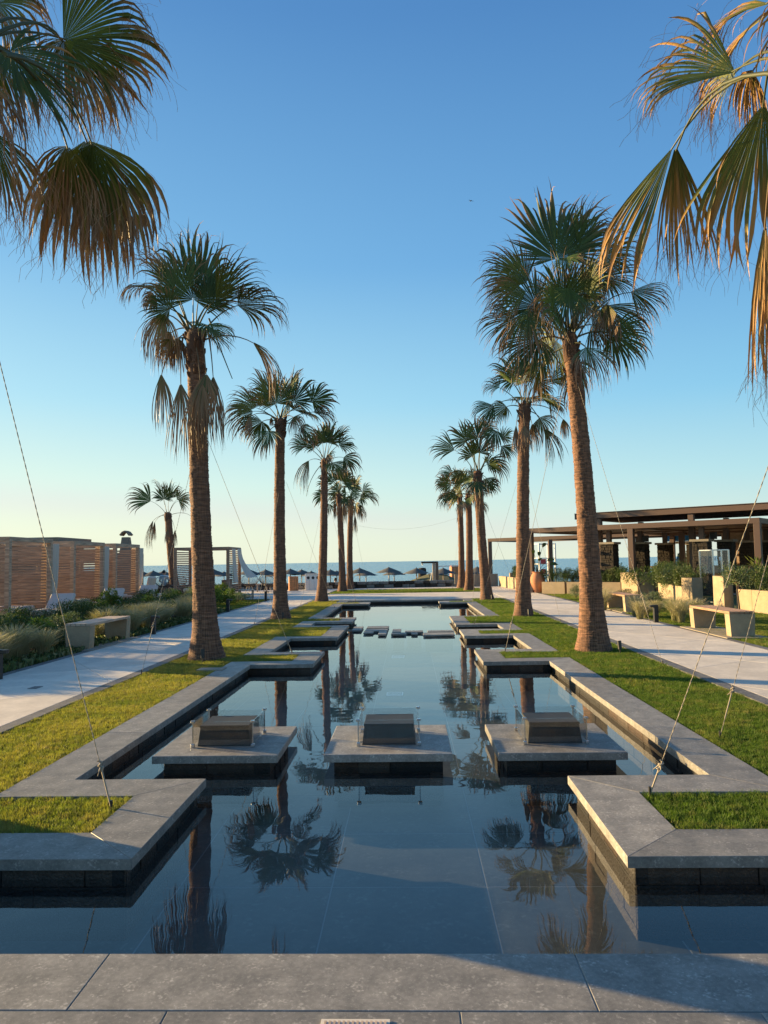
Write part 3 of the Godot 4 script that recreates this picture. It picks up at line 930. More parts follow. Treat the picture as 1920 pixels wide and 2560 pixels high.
	# --- pergola side
	palm({"seed": 111, "at": [3.3, 4.7], "top3": P(3.6, 4.8, 5.9), "gold": 0.8, "r": [0.34, 0.2, 0.14], "fill": 5, "reach": 0.8,
		"label": "nearest palm to the terrace on the pergola side, rust-tipped fans hanging overhead", "o": [1280.0, 0.0, 0.452],
		"fronds": [[1235, 400, 740, 370, 1.3, 40, 38, 0.35, 0.1, 1560, 380], [1240, 405, 1000, 560, 1.4, 10, 40, 0.6, 0.3, 1560, 380], [890, 812, 520, 1500, 1.7, 25, 17, 0.15, 0.2, 1560, 420], [905, 815, 960, 1500, 1.6, 0, 22, 0.4, 0.58, 1560, 420], [1392, 575, 1270, 1420, 1.2, 5, 38, 0.35, 0.25, 1470, 330], [1400, 1250, 1360, 2120, 1.1, 20, 12, 0.3, 0.95, 1500, 700], [1420, 20, 1010, 150, 1.9, 60, 20, 0.4, 0.6], [1400, 90, 1100, 320, 1.5, 70, 8, 0.1, 0.58], [1330, 390, 1290, 620, 1.5, 30, 40, 0.5, 0.9]]})
	palm({"seed": 112, "at": [3.2, 13.2], "top": [1424, 838], "r": [0.335, 0.195, 0.118], "fill": 13, "reach": 0.65,
		"label": "tall palm beside the pergola path with a full green crown", "o": [1020.0, 440.0, 0.4219],
		"fronds": [[880, 490, 885, 70, 0.1, 5, 112, 0.1, 0.0], [960, 470, 1050, 190, 0.4, 20, 105, 0.35, 0.0], [1010, 440, 1190, 175, 0.0, 40, 50, 0.3, 0.1], [700, 612, 395, 560, 0.0, 15, 62, 0.35, 0.06], [700, 640, 480, 470, 0.4, 20, 60, 0.5, 0.05], [700, 680, 450, 800, -0.2, 25, 50, 0.4, 0.25], [640, 845, 410, 980, 0.1, 15, 66, 0.5, 0.22], [712, 785, 690, 1130, -0.3, 10, 50, 0.4, 0.35], [760, 750, 830, 1050, -0.1, 30, 55, 0.5, 0.5], [955, 665, 880, 930, -0.6, 0, 66, 0.45, 0.12], [1155, 770, 1410, 1060, 0.0, 15, 48, 0.4, 0.3], [1180, 760, 1190, 1040, -0.2, 30, 45, 0.5, 0.6], [1320, 685, 1540, 830, 0.3, 25, 48, 0.5, 0.3], [1130, 480, 1390, 470, 0.1, 20, 72, 0.45, 0.0], [1160, 600, 1380, 680, 0.4, 30, 70, 0.5, 0.1], [1050, 700, 1120, 910, -0.3, 10, 60, 0.5, 0.35], [940, 480, 960, 600, -0.7, 0, 80, 0.6, 0.1], [1080, 560, 1200, 700, -0.5, 10, 80, 0.5, 0.05], [830, 720, 760, 850, -0.4, 30, 60, 0.6, 0.5]]})
	palm({"seed": 113, "at": [3.22, 21.3], "top": [1311, 1012], "r": [0.30, 0.195, 0.15], "fill": 6, "reach": 0.6,
		"label": row[2] + " in the row on the pergola side", "o": [1020.0, 440.0, 0.4219],
		"fronds": [[640, 1200, 500, 1080, 0.0, 10, 108, 0.3, 0.05], [700, 1180, 690, 1050, 0.3, 10, 112, 0.2, 0.0], [540, 1255, 420, 1220, 0.1, 40, 70, 0.6, 0.4], [835, 1215, 1040, 1165, 0.0, 40, 45, 0.35, 0.05], [760, 1230, 890, 1280, -0.4, 20, 80, 0.5, 0.1], [835, 1335, 945, 1420, 0.1, 15, 60, 0.6, 0.4], [810, 1500, 915, 1690, -0.2, 15, 36, 0.4, 0.7, 720, 1360], [510, 1360, 400, 1480, 0.1, 20, 60, 0.5, 0.1, 650, 1330], [735, 1470, 770, 1640, 0.2, 20, 40, 0.5, 0.8], [690, 1480, 690, 1640, -0.3, 0, 40, 0.4, 1.0], [920, 1440, 940, 1560, 0.3, 20, 40, 0.5, 0.8], [640, 1480, 640, 1650, 0.0, 0, 20, 0.4, 1.0]]})
	palm({"seed": 114, "at": [3.12, 30.0], "top": [1194, 1180], "r": [0.31, 0.19, 0.16], "fill": 7, "reach": 0.65,
		"label": row[3] + " in the row on the pergola side", "o": [1040.0, 960.0, 0.2411],
		"fronds": [[525, 590, 370, 410, 0.0, 0, 110, 0.12, 0.0], [640, 560, 560, 330, 0.4, 10, 112, 0.15, 0.0], [400, 685, 120, 640, 0.0, 20, 50, 0.35, 0.05], [830, 480, 740, 720, -0.4, 0, 85, 0.5, 0.3], [900, 560, 1020, 480, 0.1, 10, 80, 0.4, 0.05], [890, 640, 1000, 800, 0.0, 10, 60, 0.4, 0.05], [760, 790, 1000, 950, 0.0, 15, 60, 0.5, 0.35], [740, 1040, 870, 1130, 0.3, 10, 70, 0.5, 0.1], [650, 1080, 670, 1330, -0.3, 0, 30, 0.4, 1.0], [700, 480, 800, 330, 0.3, 0, 70, 0.3, 0.3]]})
	palm({"seed": 115, "at": [3.15, 39.4], "top": [1171, 1236], "r": [0.31, 0.19, 0.15], "fill": 16, "reach": 0.7, "leaf": 0.9,
		"label": row[4] + " in the row on the pergola side"})
	palm({"seed": 116, "at": [3.03, 43.2], "top": [1149, 1232], "r": [0.31, 0.18, 0.14], "fill": 12, "reach": 0.85, "leaf": 0.95,
		"label": "palm nearest the sea wall in the row on the pergola side", "o": [1040.0, 960.0, 0.2411],
		"fronds": [[370, 1030, 190, 1080, 0.0, 10, 70, 0.4, 0.1], [350, 1130, 220, 1290, 0.0, 10, 60, 0.5, 0.7], [450, 1250, 450, 1440, 0.1, 0, 22, 0.3, 1.0], [380, 930, 200, 930, 0.3, 40, 60, 0.5, 0.2]]})
	palm({"seed": 121, "at": [-14.3, 45.0], "top": [420, 1283], "r": [0.36, 0.26, 0.2], "fill": 0, "reach": 0.7, "alone": true,
		"label": "lone thin-crowned palm standing between the cabanas near the beach", "o": [280.0, 1180.0, 0.14467],
		"fronds": [[670, 505, 240, 390, 0.0, 15, 60, 0.3, 0.1], [900, 470, 870, 190, 0.0, 10, 118, 0.1, 0.05], [860, 420, 750, 90, 0.2, 60, 16, 0.05, 0.4], [980, 460, 1090, 160, 0.1, 20, 60, 0.1, 0.0], [1120, 480, 1380, 370, 0.0, 20, 60, 0.4, 0.1], [1150, 495, 1330, 640, -0.2, 20, 50, 0.4, 0.05], [710, 840, 560, 1310, 0.0, 20, 18, 0.3, 1.0], [740, 860, 700, 1180, 0.2, 20, 16, 0.3, 1.0], [1090, 1000, 1075, 1300, 0.0, 10, 22, 0.3, 1.0], [1395, 780, 1400, 960, 0.0, 10, 25, 0.4, 0.9], [960, 980, 950, 1230, -0.4, 0, 24, 0.3, 1.0]]})


# ---------------------------------------------------------------- in the pool
func make_islands() -> void:
	rng.seed = 41
	var who := ["nearest the cabana side", "in the middle of the pool", "nearest the pergola side"]
	var xs := [[-2.19, -1.13], [-0.74, 0.33], [0.71, 1.77]]
	for i in 3:
		var x0: float = xs[i][0]
		var x1: float = xs[i][1]
		var xc := (x0 + x1) * 0.5
		var t := thing("stone_island", "square grey stone island carrying a fire box, " + who[i], "platform", P(xc, 6.82, -0.5), 0.0, "stone islands in the pool")
		var off := -t.position
		var mb := MB.new()
		mb.prism(PackedVector2Array([Vector2(x0, 6.27), Vector2(x1, 6.27), Vector2(x1, 7.37), Vector2(x0, 7.37)]), -0.062, 0.0, 0.005)
		put(mb, "slab_top", M["limestone_%d" % [0, 2, 1][i]], t, off)
		# base of stone blocks
		var a := Vector2(x0 + 0.075, 6.345)
		var b := Vector2(x1 - 0.075, 7.295)
		mb = MB.new()
		mb.box(P((a.x + b.x) * 0.5, (a.y + b.y) * 0.5, -0.28), Vector3(b.x - a.x - 0.06, 0.43, b.y - a.y - 0.06))
		put(mb, "core", M.mortar, t, off)
		for row in 3:
			var y := -0.118 - row * 0.115
			for side in 4:
				var L := (b.x - a.x) if side % 2 == 0 else (b.y - a.y)
				var s := 0.0
				while s < L - 0.01:
					var w := minf(R(0.2, 0.42), L - s)
					if L - s - w < 0.1: w = L - s
					var m := s + w * 0.5
					var c := [Vector2(a.x + m, a.y), Vector2(b.x, a.y + m), Vector2(a.x + m, b.y), Vector2(a.x, a.y + m)][side] as Vector2
					c += [Vector2(0, 0.03), Vector2(-0.03, 0), Vector2(0, -0.03), Vector2(0.03, 0)][side] as Vector2
					var q := MB.new()
					q.box(P(c.x, c.y, y), Vector3(w - 0.004, 0.111, 0.055) if side % 2 == 0 else Vector3(0.055, 0.111, w - 0.06), 0.003)
					put(q, "stone_block", M["block_%d" % (rng.randi() % 4)], t, off)
					s += w
		# fire box: a frustum with a cap
		var f := thing("fire_box", "dark tapered stone fire box on the island " + who[i], "fire box", P(xc, 6.82, 0.0), 0.0, "fire boxes on the islands")
		mb = MB.new()
		var hw := 0.235
		var tw := 0.215
		var h := 0.155
		var bx := [Vector3(-hw, 0, 0.225), Vector3(hw, 0, 0.225), Vector3(hw, 0, -0.225), Vector3(-hw, 0, -0.225)]
		var tx := [Vector3(-tw, h, 0.205), Vector3(tw, h, 0.205), Vector3(tw, h, -0.205), Vector3(-tw, h, -0.205)]
		for k in 4:
			var o: Vector3 = (bx[k] + bx[(k + 1) % 4])
			mb.quad(bx[k], bx[(k + 1) % 4], tx[(k + 1) % 4], tx[k], o)
		put(mb, "body", M.fire_stone, f)
		mb = MB.new()
		mb.prism(PackedVector2Array([Vector2(-tw - 0.004, -0.209), Vector2(tw + 0.004, -0.209), Vector2(tw + 0.004, 0.209), Vector2(-tw - 0.004, 0.209)]), h + 0.001, h + 0.022, 0.003)
		put(mb, "lid", M.fire_stone, f)
		# glass wind guard with corner clamps
		var g := thing("glass_guard", "clear glass guard with steel clamps on the island " + who[i], "glass guard", P(xc, 6.82, 0.0), 0.0, "glass guards on the islands")
		var r := 0.265
		for k in 4:
			var ang := k * PI / 2
			var bs := Basis(Vector3.UP, ang)
			mb = MB.new()
			mb.box(Vector3(0, 0.125, r), Vector3(2.0 * r - 0.05, 0.2, 0.006), 0.0, bs)
			for q in mb.v.size(): pass
			var pane := MB.new()
			pane.box(bs * Vector3(0, 0.122, r), Vector3(2.0 * r - 0.02, 0.2, 0.006), 0.0, bs)
			put(pane, "pane", M.clear_glass, g)
			var cl := MB.new()
			var c := bs * Vector3(r, 0, r)
			cl.box(c + Vector3.UP * 0.016, Vector3(0.032, 0.03, 0.032), 0.003)
			cl.box(c + Vector3.UP * 0.222, Vector3(0.034, 0.02, 0.034), 0.003)
			cl.box(c + Vector3.UP * 0.12, Vector3(0.009, 0.19, 0.009))
			put(cl, "clamp_post", M.steel, g)

func make_stepping_stones() -> void:
	rng.seed = 43
	# x0, y0 (far), x1, y1 (near) in photo pixels of a zoom [860, 1540] at 0.1929
	var st := [[118, 135, 240, 156], [100, 160, 222, 185], [292, 130, 575, 158], [268, 166, 560, 194], [250, 198, 375, 216], [440, 198, 545, 236], [624, 168, 738, 206], [610, 214, 805, 234], [790, 187, 1026, 208], [872, 213, 955, 230], [1085, 183, 1425, 204], [1030, 212, 1440, 244], [1040, 206, 1430, 210]]
	for e in st:
		if e[3] - e[1] < 6: continue
		var a := G(860 + e[0] * 0.1929, 1540 + e[3] * 0.1929, WATER + 0.05)
		var b := G(860 + e[2] * 0.1929, 1540 + e[3] * 0.1929, WATER + 0.05)
		var c := G(860 + (e[0] + e[2]) * 0.5 * 0.1929, 1540 + e[1] * 0.1929, WATER + 0.05)
		var d0 := -a.z
		var d1 := maxf(-c.z, d0 + 0.16)
		var t := thing("stepping_stone", "flat grey stepping stone low over the water, one of the row crossing the pool", "stone", P((a.x + b.x) * 0.5, (d0 + d1) * 0.5, WATER + 0.05), 0.0, "stepping stones across the pool")
		var mb := MB.new()
		mb.prism(PackedVector2Array([Vector2(a.x, d0), Vector2(b.x, d0), Vector2(b.x, d1), Vector2(a.x, d1)]), WATER + 0.012, WATER + 0.05, 0.004)
		put(mb, "slab", M["limestone_%d" % (rng.randi() % 4)], t, -t.position)
		mb = MB.new()
		mb.prism(PackedVector2Array([Vector2(a.x + 0.05, d0 + 0.04), Vector2(b.x - 0.05, d0 + 0.04), Vector2(b.x - 0.05, d1 - 0.04), Vector2(a.x + 0.05, d1 - 0.04)]), -0.462, WATER + 0.011, 0.001)
		put(mb, "plinth", M.block_1, t, -t.position)
	for e in [[995, 1642, 32, 6, "farther"], [987, 1735, 42, 8, "nearer"]]:
		var a := G(e[0] - e[2] * 0.5, e[1] + e[3] * 0.5, -0.455)
		var b := G(e[0] + e[2] * 0.5, e[1] - e[3] * 0.5, -0.455)
		var t := thing("floor_grille", "pale rectangular grille plate on the pool floor, the one " + ("beside the stepping stones" if e[1] < 1700 else "just beyond the middle island"), "grille", P((a.x + b.x) * 0.5, -(a.z + b.z) * 0.5, -0.46), 0.0, "grille plates on the pool floor")
		var mb := MB.new()
		mb.box(Vector3(0, 0.006, 0), Vector3(absf(b.x - a.x), 0.012, absf(b.z - a.z)), 0.003)
		put(mb, "plate", M.lens_plate, t)
		for k in 5:
			mb = MB.new()
			mb.box(Vector3(0, 0.0125, (k - 2) * absf(b.z - a.z) / 6.0), Vector3(absf(b.x - a.x) * 0.9, 0.003, 0.02))
			put(mb, "slot", M.pool_grout, t)

# ---------------------------------------------------------------- guy ropes
func rope(a: Vector3, b: Vector3, label: String, knot := -1.0) -> void:
	var t := thing("guy_rope", label, "rope", a, 0.0, "guy ropes bracing the palms")
	var L := a.distance_to(b)
	var k := clampi(int(L / 0.5), 4, 14)
	var pts := PackedVector3Array()
	var rad := PackedFloat32Array()
	for i in k + 1:
		var u := float(i) / k
		pts.append(a.lerp(b, u) - a + Vector3.DOWN * 0.012 * L * u * (1.0 - u))
		rad.append(0.0034)
	var mb := MB.new()
	if -a.z < 12.0:
		# two strands laid round each other
		var fine := int(L / 0.02)
		for s in 2:
			var q := PackedVector3Array()
			var rr := PackedFloat32Array()
			var dir := (b - a).normalized()
			var x := dir.cross(Vector3.RIGHT).normalized()
			var y := dir.cross(x)
			for i in fine + 1:
				var u := float(i) / fine
				var an := i * 1.1 + s * PI
				q.append(a.lerp(b, u) - a + Vector3.DOWN * 0.012 * L * u * (1.0 - u) + (x * cos(an) + y * sin(an)) * 0.0019)
				rr.append(0.0022)
			mb.tube(q, rr, 4, false)
	else:
		mb.tube(pts, rad, 4)
	put(mb, "line", M.rope, t)
	if knot > 0.0:
		mb = MB.new()
		var c := a.lerp(b, knot) - a
		var dir := (b - a).normalized()
		var x := dir.cross(Vector3.RIGHT).normalized()
		var y := dir.cross(x)
		for j in 3:
			var q := PackedVector3Array()
			var rr := PackedFloat32Array()
			for i in 15:
				var an := i * 0.75 + j * 2.0
				q.append(c + (x * cos(an) + y * sin(an)) * (0.011 + 0.004 * sin(i * 1.3 + j)) + dir * (0.0035 * (i - 7) + 0.012 * (j - 1)))
				rr.append(0.0055)
			mb.tube(q, rr, 4)
		for s in [-1.0, 1.0]:
			mb.tube(PackedVector3Array([c, c + x * 0.03 * s - dir * 0.02, c + x * 0.035 * s + y * 0.02 - dir * 0.055]), PackedFloat32Array([0.005, 0.005, 0.003]), 4)
		mb.tube(PackedVector3Array([c, c - dir * 0.28]), PackedFloat32Array([0.007, 0.006]), 4)
		put(mb, "knot", M.rope, t)
	mb = MB.new()
	mb.tube(PackedVector3Array([Vector3(0, 0.05, 0), Vector3(0, -0.06, 0)]), PackedFloat32Array([0.009, 0.009]), 5)
	put(mb, "anchor_peg", M.black_metal, t)

func make_ropes() -> void:
	# ground end by pixel, upper end on the palm at a height
	var up := func(x: float, d: float, h: float, top: Vector3) -> Vector3: return P(x, d, 0).lerp(top, h)
	var R0 := P(3.5, 4.78, 4.9)
	var L0 := P(-3.66, 4.9, 4.4)
	rope(G(1625, 1985), D(1920, 1165, 4.85) + (D(1920, 1165, 4.85) - G(1625, 1985)) * 0.22, "twisted guy rope with a frayed knot, pegged in the grass of the pergola-side peninsula", 0.075)
	rope(G(1800, 1842), D(1920, 1390, 7.4) + (D(1920, 1390, 7.4) - G(1800, 1842)) * 1.2, "twisted knotted guy rope pegged in the lawn beside the pergola-side coping", 0.11)
	rope(G(278, 2020), D(0, 905, 4.95) + (D(0, 905, 4.95) - G(278, 2020)) * 0.3, "twisted guy rope with a knot, pegged in the grass of the cabana-side peninsula", 0.07)
	var p1 := D(1428, 905, 13.2)
	var q1 := D(500, 1125, 12.75)
	var list := [
		[Vector2(1657, 1661), p1, "guy rope from the tall full-crowned palm down to the edge of the pergola path", 0.2],
		[Vector2(1263, 1628), D(1415, 940, 13.2), "guy rope from the tall full-crowned palm down to the second pergola-side peninsula", 0.1],
		[Vector2(730, 1632), D(512, 1080, 12.75), "guy rope from the palm with hanging dead fronds down to the second cabana-side peninsula", 0.05],
		[Vector2(354, 1684), D(482, 1150, 12.75), "guy rope from the palm with hanging dead fronds across the cabana path edge", 0.2],
		[Vector2(1402, 1553), D(1313, 1180, 21.3), "guy rope from the third pergola-side palm to the pergola path edge", 0.0],
		[Vector2(1186, 1560), D(1312, 1140, 21.3), "guy rope from the third pergola-side palm to the narrow peninsula", 0.0],
		[Vector2(836, 1519), D(716, 1206, 21.5), "guy rope from the third cabana-side palm towards the coping", 0.0],
		[Vector2(636, 1560), D(702, 1206, 21.5), "guy rope from the third cabana-side palm to the cabana path edge", 0.0],
		[Vector2(889, 1502), D(822, 1260, 30.5), "guy rope from the fourth cabana-side palm towards the far pool edge", 0.0],
		[Vector2(752, 1512), D(806, 1260, 30.5), "guy rope from the fourth cabana-side palm to the cabana path edge", 0.0],
		[Vector2(1180, 1528), D(1200, 1250, 30.0), "guy rope from the fourth pergola-side palm towards the coping", 0.0],
		[Vector2(1300, 1500), D(1208, 1262, 30.0), "guy rope from the fourth pergola-side palm to the pergola path edge", 0.0],
		[Vector2(919, 1473), D(884, 1300, 44.0), "guy rope from the seaward cabana-side palm to the far grass strip", 0.0],
		[Vector2(1131, 1473), D(1150, 1300, 43.2), "guy rope from the seaward pergola-side palm to the far grass strip", 0.0]]
	for e in list: rope(G(e[0].x, e[0].y, 0.0), e[1], e[2], e[3])
	# slack cable between the two seaward palms
	var t := thing("slack_cable", "thin slack cable strung high between the two seaward palms", "cable", P(-3.5, 44.0, 3.7))
	var a := D(895, 1314, 44.0)
	var b := D(1140, 1296, 43.2)
	var pts := PackedVector3Array()
	var rad := PackedFloat32Array()
	for i in 17:
		var u := i / 16.0
		pts.append(a.lerp(b, u) + Vector3.DOWN * 1.6 * u * (1.0 - u) - t.position)
		rad.append(0.0032)
	var mb := MB.new()
	mb.tube(pts, rad, 4)
	put(mb, "strand", M.rope, t)

# ---------------------------------------------------------------- cabanas
func cabana(at: Vector3, label: String, w: float, d: float, h: float, gazebo: bool, dark: bool) -> Node3D:
	# origin at the near corner on the path side; extends to -x and away
	var t := thing("cabana", label, "cabana", at, 0.0, "slatted timber cabanas")
	var fm: Material = M.timber_gazebo if dark else M.timber_frame
	var sm: Material = M.timber_red if not dark else M.timber_gazebo
	var p := 0.13
	for x in [0.0, -w]:
		for z in [0.0, -d]:
			var mb := MB.new()
			mb.box(Vector3(x, h * 0.5, z), Vector3(p, h, p), 0.006)
			put(mb, "post", fm, t)
	for e in [[Vector3(p * 0.5 + 0.002, h - 0.06, 0), Vector3(-w - p * 0.5 - 0.002, h - 0.06, 0)], [Vector3(p * 0.5 + 0.002, h - 0.06, -d), Vector3(-w - p * 0.5 - 0.002, h - 0.06, -d)], [Vector3(0, h - 0.06, -p * 0.5), Vector3(0, h - 0.06, -d + p * 0.5)], [Vector3(-w, h - 0.06, -p * 0.5), Vector3(-w, h - 0.06, -d + p * 0.5)]]:
		var mb := MB.new()
		mb.bar(e[0], e[1], p + 0.004, 0.124, 0.005)
		put(mb, "beam", fm, t)
	# slats on the two ends and along the back; the gazebo has them on its sides only
	var n := int((h - 0.3) / 0.088)
	for i in n:
		var y := 0.18 + i * 0.088
		if not gazebo:
			for z in [0.0, -d]:
				var mb := MB.new()
				mb.box(Vector3(-w * 0.5, y, z), Vector3(w - p - 0.004, 0.062, 0.022), 0.003)
				put(mb, "slat", sm, t)
		for x in ([0.0, -w] if gazebo else [-w]):
			var mb := MB.new()
			mb.box(Vector3(x, y, -d * 0.5), Vector3(0.022, 0.055, d - p - 0.004), 0.003)
			put(mb, "slat", sm, t)
	# platform and seat inside
	var mb := MB.new()
	mb.box(Vector3(-w * 0.5, 0.16, -d * 0.5), Vector3(w - 0.5, 0.3, d - 0.5), 0.01)
	put(mb, "daybed_base", M.timber_dark, t)
	mb = MB.new()
	mb.box(Vector3(-w * 0.5, 0.4, -d * 0.5), Vector3(w - 0.55, 0.17, d - 0.55), 0.04)
	put(mb, "mattress", M.cushion, t)
	return t

func drape(parent: Node, a: Vector3, b: Vector3, h: float, sway: float, blow := Vector3.ZERO) -> void:    # curtain between two rail points, hanging and blown sideways
	var mb := MB.new()
	var k := 14
	var rows := 6
	var ids := []
	for r in rows + 1:
		var v := float(r) / rows
		for i in k + 1:
			var u := float(i) / k
			var q := a.lerp(b, u)
			var nrm := (b - a).cross(Vector3.UP).normalized()
			var p := q + Vector3.DOWN * h * v + nrm * 0.045 * sin(u * 16.0 + v * 1.3) * (0.5 + 0.5 * v) + (b - a).normalized() * sway * v * v + blow * v * v * (0.5 + 0.5 * u)
			ids.append(p)
	for r in rows:
		for i in k:
			mb.quad(ids[r * (k + 1) + i], ids[r * (k + 1) + i + 1], ids[(r + 1) * (k + 1) + i + 1], ids[(r + 1) * (k + 1) + i])
	put(mb, "curtain", M.cloth, parent)

func make_cabanas() -> void:
	rng.seed = 51
	var spots := [[-10.85, 19.75, "slatted timber cabana nearest the terrace, behind the shrubs"], [-11.0, 23.95, "middle slatted timber cabana of the row behind the shrubs"], [-10.95, 27.3, "slatted timber cabana beside the chimney, third in the row behind the shrubs"]]
	for i in 3:
		var c := cabana(P(spots[i][0], spots[i][1], 0.0), spots[i][2], 2.3, 2.32, 2.45, false, false)
		drape(c, Vector3(-0.05, 2.32, -2.42), Vector3(-0.32, 2.32, -2.48), 1.75, 0.0)
		drape(c, Vector3(0.03, 2.32, -2.44), Vector3(0.06, 2.32, -2.8), 1.55, -0.12)
	cabana(P(-10.9, 14.9, 0.0), "unseen slatted timber cabana added for its shade, outside the view before the others", 2.3, 2.32, 2.45, false, false)  # unseen; added to throw shade over the path and lawn
	var d := cabana(P(-8.5, 34.6, 0.0), "open dark timber cabana with wind-blown curtains on the promenade", 2.5, 2.4, 2.42, true, true)
	drape(d, Vector3(0.08, 2.34, -0.5), Vector3(0.08, 2.34, -1.2), 1.6, 0.05, Vector3(0.12, 0, 0))
	drape(d, Vector3(0.1, 2.36, -1.5), Vector3(0.1, 2.36, -2.35), 1.5, 0.1, Vector3(0.85, 0.1, 0))
	drape(d, Vector3(-2.0, 2.3, -2.3), Vector3(-1.62, 2.3, -2.34), 1.55, 0.03)
	# pale loungers in front of the slatted ones
	for i in 3:
		var s: Array = spots[i]
		var t := thing("lounger", "pale upholstered lounger with raised head in front of the " + ["cabana nearest the terrace", "middle slatted cabana", "cabana beside the chimney"][i], "lounger", P(s[0] + 0.75, s[1] + 0.9, 0.0), 0.15, "loungers before the cabanas")
		var mb := MB.new()
		mb.box(Vector3(0, 0.36, 0), Vector3(0.7, 0.16, 1.3), 0.04)
		put(mb, "mattress", M.cushion, t)
		mb = MB.new()
		mb.box(Vector3(0, 0.58, -0.86), Vector3(0.7, 0.13, 0.75), 0.04, Basis(Vector3.RIGHT, 0.62))
		put(mb, "headrest", M.cushion, t)
		for x in [-0.28, 0.28]:
			for z in [-0.6, 0.55]:
				mb = MB.new()
				mb.box(Vector3(x, 0.14, z), Vector3(0.06, 0.28, 0.06), 0.004)
				put(mb, "leg", M.timber_grey, t)
	# tall folded lounger back seen at the end of the row
	var lt := thing("lounger", "upright pale lounger back standing at the seaward end of the slatted cabanas", "lounger", P(-10.62, 30.1, 0.0), 0.0, "loungers before the cabanas")
	var lm := MB.new()
	lm.box(Vector3(0, 0.62, 0), Vector3(0.16, 1.1, 0.7), 0.06, Basis(Vector3.BACK, -0.22))
	put(lm, "headrest", M.cushion, lt)
	lm = MB.new()
	lm.box(Vector3(-0.2, 0.13, 0), Vector3(0.7, 0.12, 0.7), 0.03)
	put(lm, "mattress", M.cushion, lt)
	# flat-roofed building and chimney behind
	var bld := thing("flat_roof_building", "low grey building with flat roof slab behind the slatted cabanas", "building", P(-24.0, 39.5, 0.0))
	var mb := MB.new()
	mb.box(Vector3(0, 1.35, 0), Vector3(11.2, 2.7, 3.2), 0.01)
	put(mb, "wall", M.plaster, bld)
	mb = MB.new()
	mb.box(Vector3(0, 2.93, 0), Vector3(12.0, 0.44, 4.0), 0.01)
	put(mb, "roof", M.plaster, bld)
	for x in [-3.5, 0.0, 3.5]:
		mb = MB.new()
		mb.box(Vector3(x, 1.4, 1.605), Vector3(1.3, 1.2, 0.05), 0.005)
		put(mb, "window", M.tinted_glass, bld)
	var ch := thing("chimney_hut", "small grey hut with a tapered chimney and curved tile cap behind the slatted cabanas", "hut", P(-16.2, 42.0, 0.0))
	mb = MB.new()
	mb.box(Vector3(-0.2, 1.15, 0), Vector3(1.8, 2.3, 1.8), 0.01)
	put(mb, "wall", M.plaster, ch)
	mb = MB.new()
	var b0 := [Vector3(-0.29, 2.3, 0.29), Vector3(0.29, 2.3, 0.29), Vector3(0.29, 2.3, -0.29), Vector3(-0.29, 2.3, -0.29)]
	var b1 := [Vector3(-0.19, 3.25, 0.19), Vector3(0.19, 3.25, 0.19), Vector3(0.19, 3.25, -0.19), Vector3(-0.19, 3.25, -0.19)]
	for k in 4: mb.quad(b0[k], b0[(k + 1) % 4], b1[(k + 1) % 4], b1[k], b0[k] + b0[(k + 1) % 4] - Vector3.UP * 4.6)
	put(mb, "chimney", M.plaster, ch)
	for s in [-1.0, 1.0]:
		mb = MB.new()
		for k in 5:
			var x0 := -0.3 + k * 0.115
			mb.tube(PackedVector3Array([Vector3(0.0, 3.58, x0 + 0.07), Vector3(s * 0.13, 3.53, x0 + 0.07), Vector3(s * 0.27, 3.36, x0 + 0.07)]), PackedFloat32Array([0.055, 0.06, 0.062]), 8)
		put(mb, "roof_tile", M.plaster, ch)

# ---------------------------------------------------------------- seats, lamps
func bench(at: Vector3, turn: float, label: String, warm: bool) -> void:
	# origin under the middle; length along z
	var t := thing("bench", label, "bench", at, turn, "concrete benches along the paths")
	for s in [-1.0, 1.0]:
		var mb := MB.new()
		var z0: float = s * 0.93 - 0.11
		var z1: float = s * 0.93 + 0.11
		# tapered cheek: wider at the top
		var lo := [Vector3(-0.225, 0, 0), Vector3(0.225, 0, 0)]
		var hi := [Vector3(-0.25, 0.45, 0), Vector3(0.25, 0.45, 0)]
		var q0 := [lo[0] + Vector3(0, 0, z0), lo[1] + Vector3(0, 0, z0), hi[1] + Vector3(0, 0, z0), hi[0] + Vector3(0, 0, z0)]
		var q1 := [lo[0] + Vector3(0, 0, z1), lo[1] + Vector3(0, 0, z1), hi[1] + Vector3(0, 0, z1), hi[0] + Vector3(0, 0, z1)]
		mb.quad(q0[0], q0[1], q0[2], q0[3], Vector3.FORWARD)
		mb.quad(q1[0], q1[1], q1[2], q1[3], Vector3.BACK)
		for k in 4:
			var o: Vector3 = (q0[k] + q0[(k + 1) % 4]) * 0.5 - Vector3(0, 0.22, z0)
			mb.quad(q0[k], q0[(k + 1) % 4], q1[(k + 1) % 4], q1[k], o)
		put(mb, "leg", M.concrete, t)
	for k in 5:
		var mb := MB.new()
		mb.box(Vector3(-0.2 + k * 0.1, 0.478, 0), Vector3(0.092, 0.05, 2.06), 0.004)
		put(mb, "seat_board", M.timber_bench if warm else M.timber_grey, t)
	var pad := MB.new()
	pad.box(Vector3(0, 0.004, 0), Vector3(0.8, 0.03, 2.5), 0.003)
	put(pad, "footing", M.concrete_grey, t)

func bollard(at: Vector3, label: String, turn: float) -> void:
	var t := thing("path_bollard", label, "bollard light", at, turn, "black bollard lights along the paths")
	var mb := MB.new()
	mb.box(Vector3(0, 0.215, 0), Vector3(0.1, 0.43, 0.1), 0.004)
	put(mb, "post", M.black_metal, t)
	mb = MB.new()
	mb.box(Vector3(0.0, 0.40, 0.09), Vector3(0.09, 0.05, 0.1), 0.004)
	put(mb, "lamp_head", M.black_metal, t)

